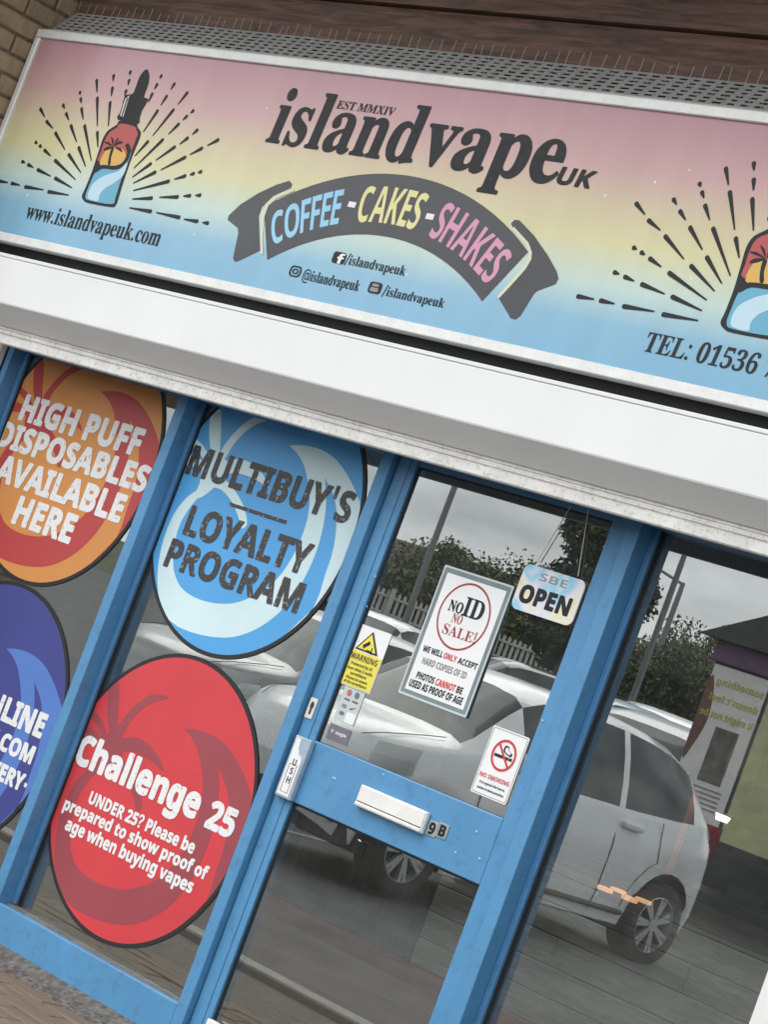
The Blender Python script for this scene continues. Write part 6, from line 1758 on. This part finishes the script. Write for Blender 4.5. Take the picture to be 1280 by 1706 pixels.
lamp('farther of two tall lamp columns reflected in the right window', 1139, 972, 44, top_h(1139, 972, 44), -1.2)
lamp('lamp column reflected crossing the sky in the door glass', 765, 808, 42, top_h(765, 808, 42) + 1.6, -.9)

# picket fence on the bank
FENW = mat('weathered_white_paint', (0.50, 0.49, 0.46), 0.8, var=.15)
fl, fr_ = MIR(585, 1020, 47), MIR(1010, 1180, 49)
fence = thing('picket_fence', 'low pale picket fence along the bank, reflected in the door glass', 'fence', (fl.x, fl.y, 2.1))
pk = box_bm(-.032, .032, -.009, .009, 0, .62, 0)
for v in list(pk.verts):
    if v.co.z > .6: v.co.z -= .05
bmesh.ops.translate(pk, verts=pk.verts, vec=(0, 0, 0))
pt = pk.verts.new((0, -.009, .62)); pt2 = pk.verts.new((0, .009, .62))
tops = sorted([v for v in pk.verts if abs(v.co.z - .57) < .001], key=lambda v: (v.co.y, v.co.x))
bmesh.ops.delete(pk, geom=[f for f in pk.faces if all(abs(v.co.z - .57) < .001 for v in f.verts)], context='FACES')
pk.faces.new((tops[0], tops[1], pt)); pk.faces.new((tops[3], tops[2], pt2)); pk.faces.new((tops[1], tops[3], pt2, pt)); pk.faces.new((tops[2], tops[0], pt, pt2))
pkm = bpy.data.meshes.new('picket'); pk.normal_update(); pk.to_mesh(pkm); pk.free(); pkm.materials.append(FENW)
dv = Vector((fr_.x - fl.x, fr_.y - fl.y, 0)); fa = math.atan2(dv.y, dv.x); ln = dv.length + 2.5
base_off = (fl.z - .05) - 2.1 if False else 0.08
k = 0
while k * .115 < ln:
    o = link(bpy.data.objects.new('picket', pkm), fence)
    d = dv.normalized() * (k * .115 - 1.2)
    o.location = (d.x, d.y, base_off + random.uniform(-.006, .006)); o.rotation_euler.z = fa
    k += 1
for zz in (.14, .46):
    b = box_bm(-1.25, ln - 1.1, .012, .035, zz + base_off, zz + base_off + .05, .004)
    o = bm_obj('rail', b, FENW, fence); o.rotation_euler.z = fa
k = 0
pb = box_bm(-.04, .04, .036, .115, -.2, .66, .006); pbm = bpy.data.meshes.new('post'); pb.to_mesh(pbm); pb.free(); pbm.materials.append(FENW)
while k * 1.8 < ln:
    o = link(bpy.data.objects.new('post', pbm), fence); d = dv.normalized() * (k * 1.8 - 1.1)
    o.location = (d.x, d.y, base_off); o.rotation_euler.z = fa
    k += 1

# foliage
def leaf_mat(name, c0, c1):
    m = bpy.data.materials.new(name); m.use_nodes = True
    n, l = nodes_of(m)
    g = n.new('ShaderNodeNewGeometry'); b = n['Principled BSDF']
    r = n.new('ShaderNodeValToRGB')
    r.color_ramp.elements[0].color = (*c0, 1); r.color_ramp.elements[1].color = (*c1, 1)
    l.new(g.outputs['Random Per Island'], r.inputs['Fac'])
    l.new(r.outputs['Color'], b.inputs['Base Color']); b.inputs['Roughness'].default_value = .6
    return m
LEAF = leaf_mat('leaf_green', (0.045, 0.062, 0.026), (0.14, 0.165, 0.065))
LEAFD = leaf_mat('leaf_dark_conifer', (0.025, 0.04, 0.02), (0.075, 0.095, 0.045))
LEAFH = leaf_mat('leaf_hedge', (0.07, 0.085, 0.03), (0.17, 0.185, 0.065))
BARK = mat('bark', (0.07, 0.055, 0.04), 0.95, var=.3, vscale=12)
def leaves(pts, size, rnd):
    v, f = [], []
    for p in pts:
        n_ = Vector((rnd.gauss(0, 1), rnd.gauss(0, 1), rnd.gauss(0, .8) + .5)).normalized()
        a = n_.cross(Vector((rnd.gauss(0, 1), rnd.gauss(0, 1), rnd.gauss(0, 1)))).normalized(); b = n_.cross(a)
        s = size * rnd.uniform(.6, 1.3)
        k = len(v)
        v += [p - a * s, p - b * s * .55, p + a * s, p + b * s * .55]
        f.append((k, k + 1, k + 2, k + 3))
    return v, f
def tree(name, label, p, zb, h, rx, m, seed, kind='round', n=13000, size=.045, grp='trees and bushes on the bank', ncl=26):
    rnd = random.Random(seed)
    t = thing(name, label, 'tree', (p.x, p.y, zb), grp)
    bm = bmesh.new()
    lean = rnd.uniform(-.15, .15)
    tube(bm, [(0, 0, 0), (lean * .3, 0, h * .3), (lean, 0, h * .62), (lean, .05, h * .9)], .055 * h * .5 + .03, 8, .02)
    for k in range(7):
        a = k * 2.4; z = h * rnd.uniform(.25, .6); L_ = rx * rnd.uniform(.5, .9)
        tube(bm, [(lean * .4, 0, z), (lean * .4 + L_ * .5 * math.cos(a), L_ * .5 * math.sin(a), z + h * .1), (lean * .4 + L_ * math.cos(a), L_ * math.sin(a), z + h * .24)], .022 * h * .4, 6, .01)
    bm_obj('trunk', bm, BARK, t)
    pts = []
    if kind == 'round':
        cl = []
        for k in range(ncl):
            a = rnd.uniform(0, 6.283); zz = rnd.uniform(.18, 1.0)
            prof = math.sin(math.pi * min(1, zz * .78 + .16)) ** .6
            r = rx * prof * math.sqrt(rnd.uniform(.15, 1)) * .85
            cl.append((Vector((r * math.cos(a), r * math.sin(a), h * (.12 + .80 * zz))), rx * rnd.uniform(.22, .42)))
        for k in range(n):
            c_, r = cl[rnd.randrange(len(cl))]
            d = Vector((rnd.gauss(0, 1), rnd.gauss(0, 1), rnd.gauss(0, .8))).normalized() * r * rnd.uniform(.55, 1.08)
            pts.append(c_ + d)
    else:
        for k in range(n):
            zz = rnd.random() ** .8
            lay = (zz * 17) % 1.0
            r = rx * (1 - zz) ** .65 * (0.6 + .4 * (1 - lay)) * math.sqrt(rnd.uniform(.25, 1))
            a = rnd.uniform(0, 6.283); br = .8 + .25 * math.sin(a * 5 + int(zz * 17) * 1.7)
            pts.append(Vector((r * br * math.cos(a), r * br * math.sin(a), h * (.05 + .95 * zz) - lay * .1)))
    v, f = leaves(pts, size, rnd)
    mesh_obj('crown', v, f, m, t)
specs = [
    ('broad bushy tree reflected at the left of the door glass, under the lamp column', 672, 1000, 52, 905, 2.6),
    ('rounded bushy tree reflected above the ID notice', 748, 1010, 53, 886, 2.2),
    ('low dark tree reflected between the ID notice and the OPEN sign', 850, 1040, 54, 918, 2.5),
    ('dark bush reflected behind the blue right-hand jamb', 930, 1060, 55, 960, 2.2),
    ('rounded bush reflected at the left of the right window', 1100, 1120, 44, 1062, 2.0),
    ('broad dark tree reflected behind the two lamp columns', 1165, 1130, 50, 1012, 2.3),
    ('leafy tree reflected beside the kiosk roof', 1215, 1140, 56, 1030, 2.4),
    ('small bush reflected under the broad dark tree', 1140, 1140, 42, 1095, 1.5)]
for i, (lab, u, v, d, vt, rx) in enumerate(specs):
    p = MIR(u, v, d); pt_ = MIR(u + (v - vt) * .37, vt, d)
    tree('bushy_tree', lab, pt_, 2.05, max(1.2, (pt_.z - 2.05) * .84), rx * .66, LEAF, 20 + i)
for i, (u, d, rx, h) in enumerate(((520, 56, 3, 4.2), (590, 58, 3, 4.0), (1290, 58, 3, 4), (1350, 55, 3, 4.4), (420, 58, 3, 4), (1000, 60, 3, 3.4))):
    p = MIR(u, 1000, d)
    tree('bushy_tree', ('bushy tree on the bank, hidden far left behind the bright blue sticker', 'bushy tree on the bank behind the door frame stile', 'bushy tree on the bank behind the kiosk', 'tall bushy tree past the kiosk, right of the photo',
                        'bushy tree on the bank beyond the orange sticker', 'low bushy tree on the bank behind the tall columnar tree')[i], p, 2.05, h * .42, rx, LEAF, 60 + i)
pc = MIR(1032, 880, 38)
tree('columnar_tree', 'tall dark columnar tree reflected either side of the right-hand door jamb', pc, ground_z(pc.y) if pc.y > -33 else 2.05, pc.z + 1.6, .84, LEAFD, 5, 'round', 26000, .05, ncl=90)
# clipped hedge behind the fence
rnd = random.Random(9)
hp = []
for k in range(9000):
    s = rnd.uniform(-1.2, ln); d = dv.normalized() * s
    hp.append(Vector((d.x, d.y, 0)) + Vector((rnd.uniform(-.2, .2), -.9 + rnd.uniform(-.45, .45), .1 + (1.05 + .08 * math.sin(s * 1.3)) * rnd.random() ** .6)))
v, f = leaves(hp, .075, rnd)
hg = thing('hedge', 'clipped yellow-green hedge behind the picket fence', 'hedge', (fl.x, fl.y, 2.1))
o = mesh_obj('foliage', v, f, LEAFH, hg); tag(o, kind='stuff')
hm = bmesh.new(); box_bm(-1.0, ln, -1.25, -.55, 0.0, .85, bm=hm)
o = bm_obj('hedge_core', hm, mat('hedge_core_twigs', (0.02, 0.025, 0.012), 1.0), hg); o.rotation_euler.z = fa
# brown-roofed house beyond the trees
hb_ = MIR(628, 930, 75)
house = thing('house', 'house with brown tiled roof reflected beyond the trees at the left of the door', 'house', (hb_.x, hb_.y, 2.1))
hzr = MIR(655, 905, 75).z
HW = mat('house_brick_dark', (0.20, 0.12, 0.09), 0.9, var=.15)
box('wall', hb_.x - 6, hb_.x + 1.8, hb_.y - 7, hb_.y, 2.1, hzr - 1.6, HW, house, .02)
v = [(hb_.x - 6.4, hb_.y + .4, hzr - 1.6), (hb_.x + 2.2, hb_.y + .4, hzr - 1.6), (hb_.x + 2.2, hb_.y - 7.4, hzr - 1.6), (hb_.x - 6.4, hb_.y - 7.4, hzr - 1.6), (hb_.x - 6.4, hb_.y - 3.5, hzr + .4), (hb_.x + 2.2, hb_.y - 3.5, hzr + .4)]
mesh_obj('roof', [Vector(a) - house.location for a in v], [(0, 1, 5, 4), (2, 3, 4, 5), (1, 2, 5), (3, 0, 4), (0, 3, 2, 1)], mat('brown_roof_tile', (0.10, 0.06, 0.045), 0.85, var=.2, vscale=20), house)
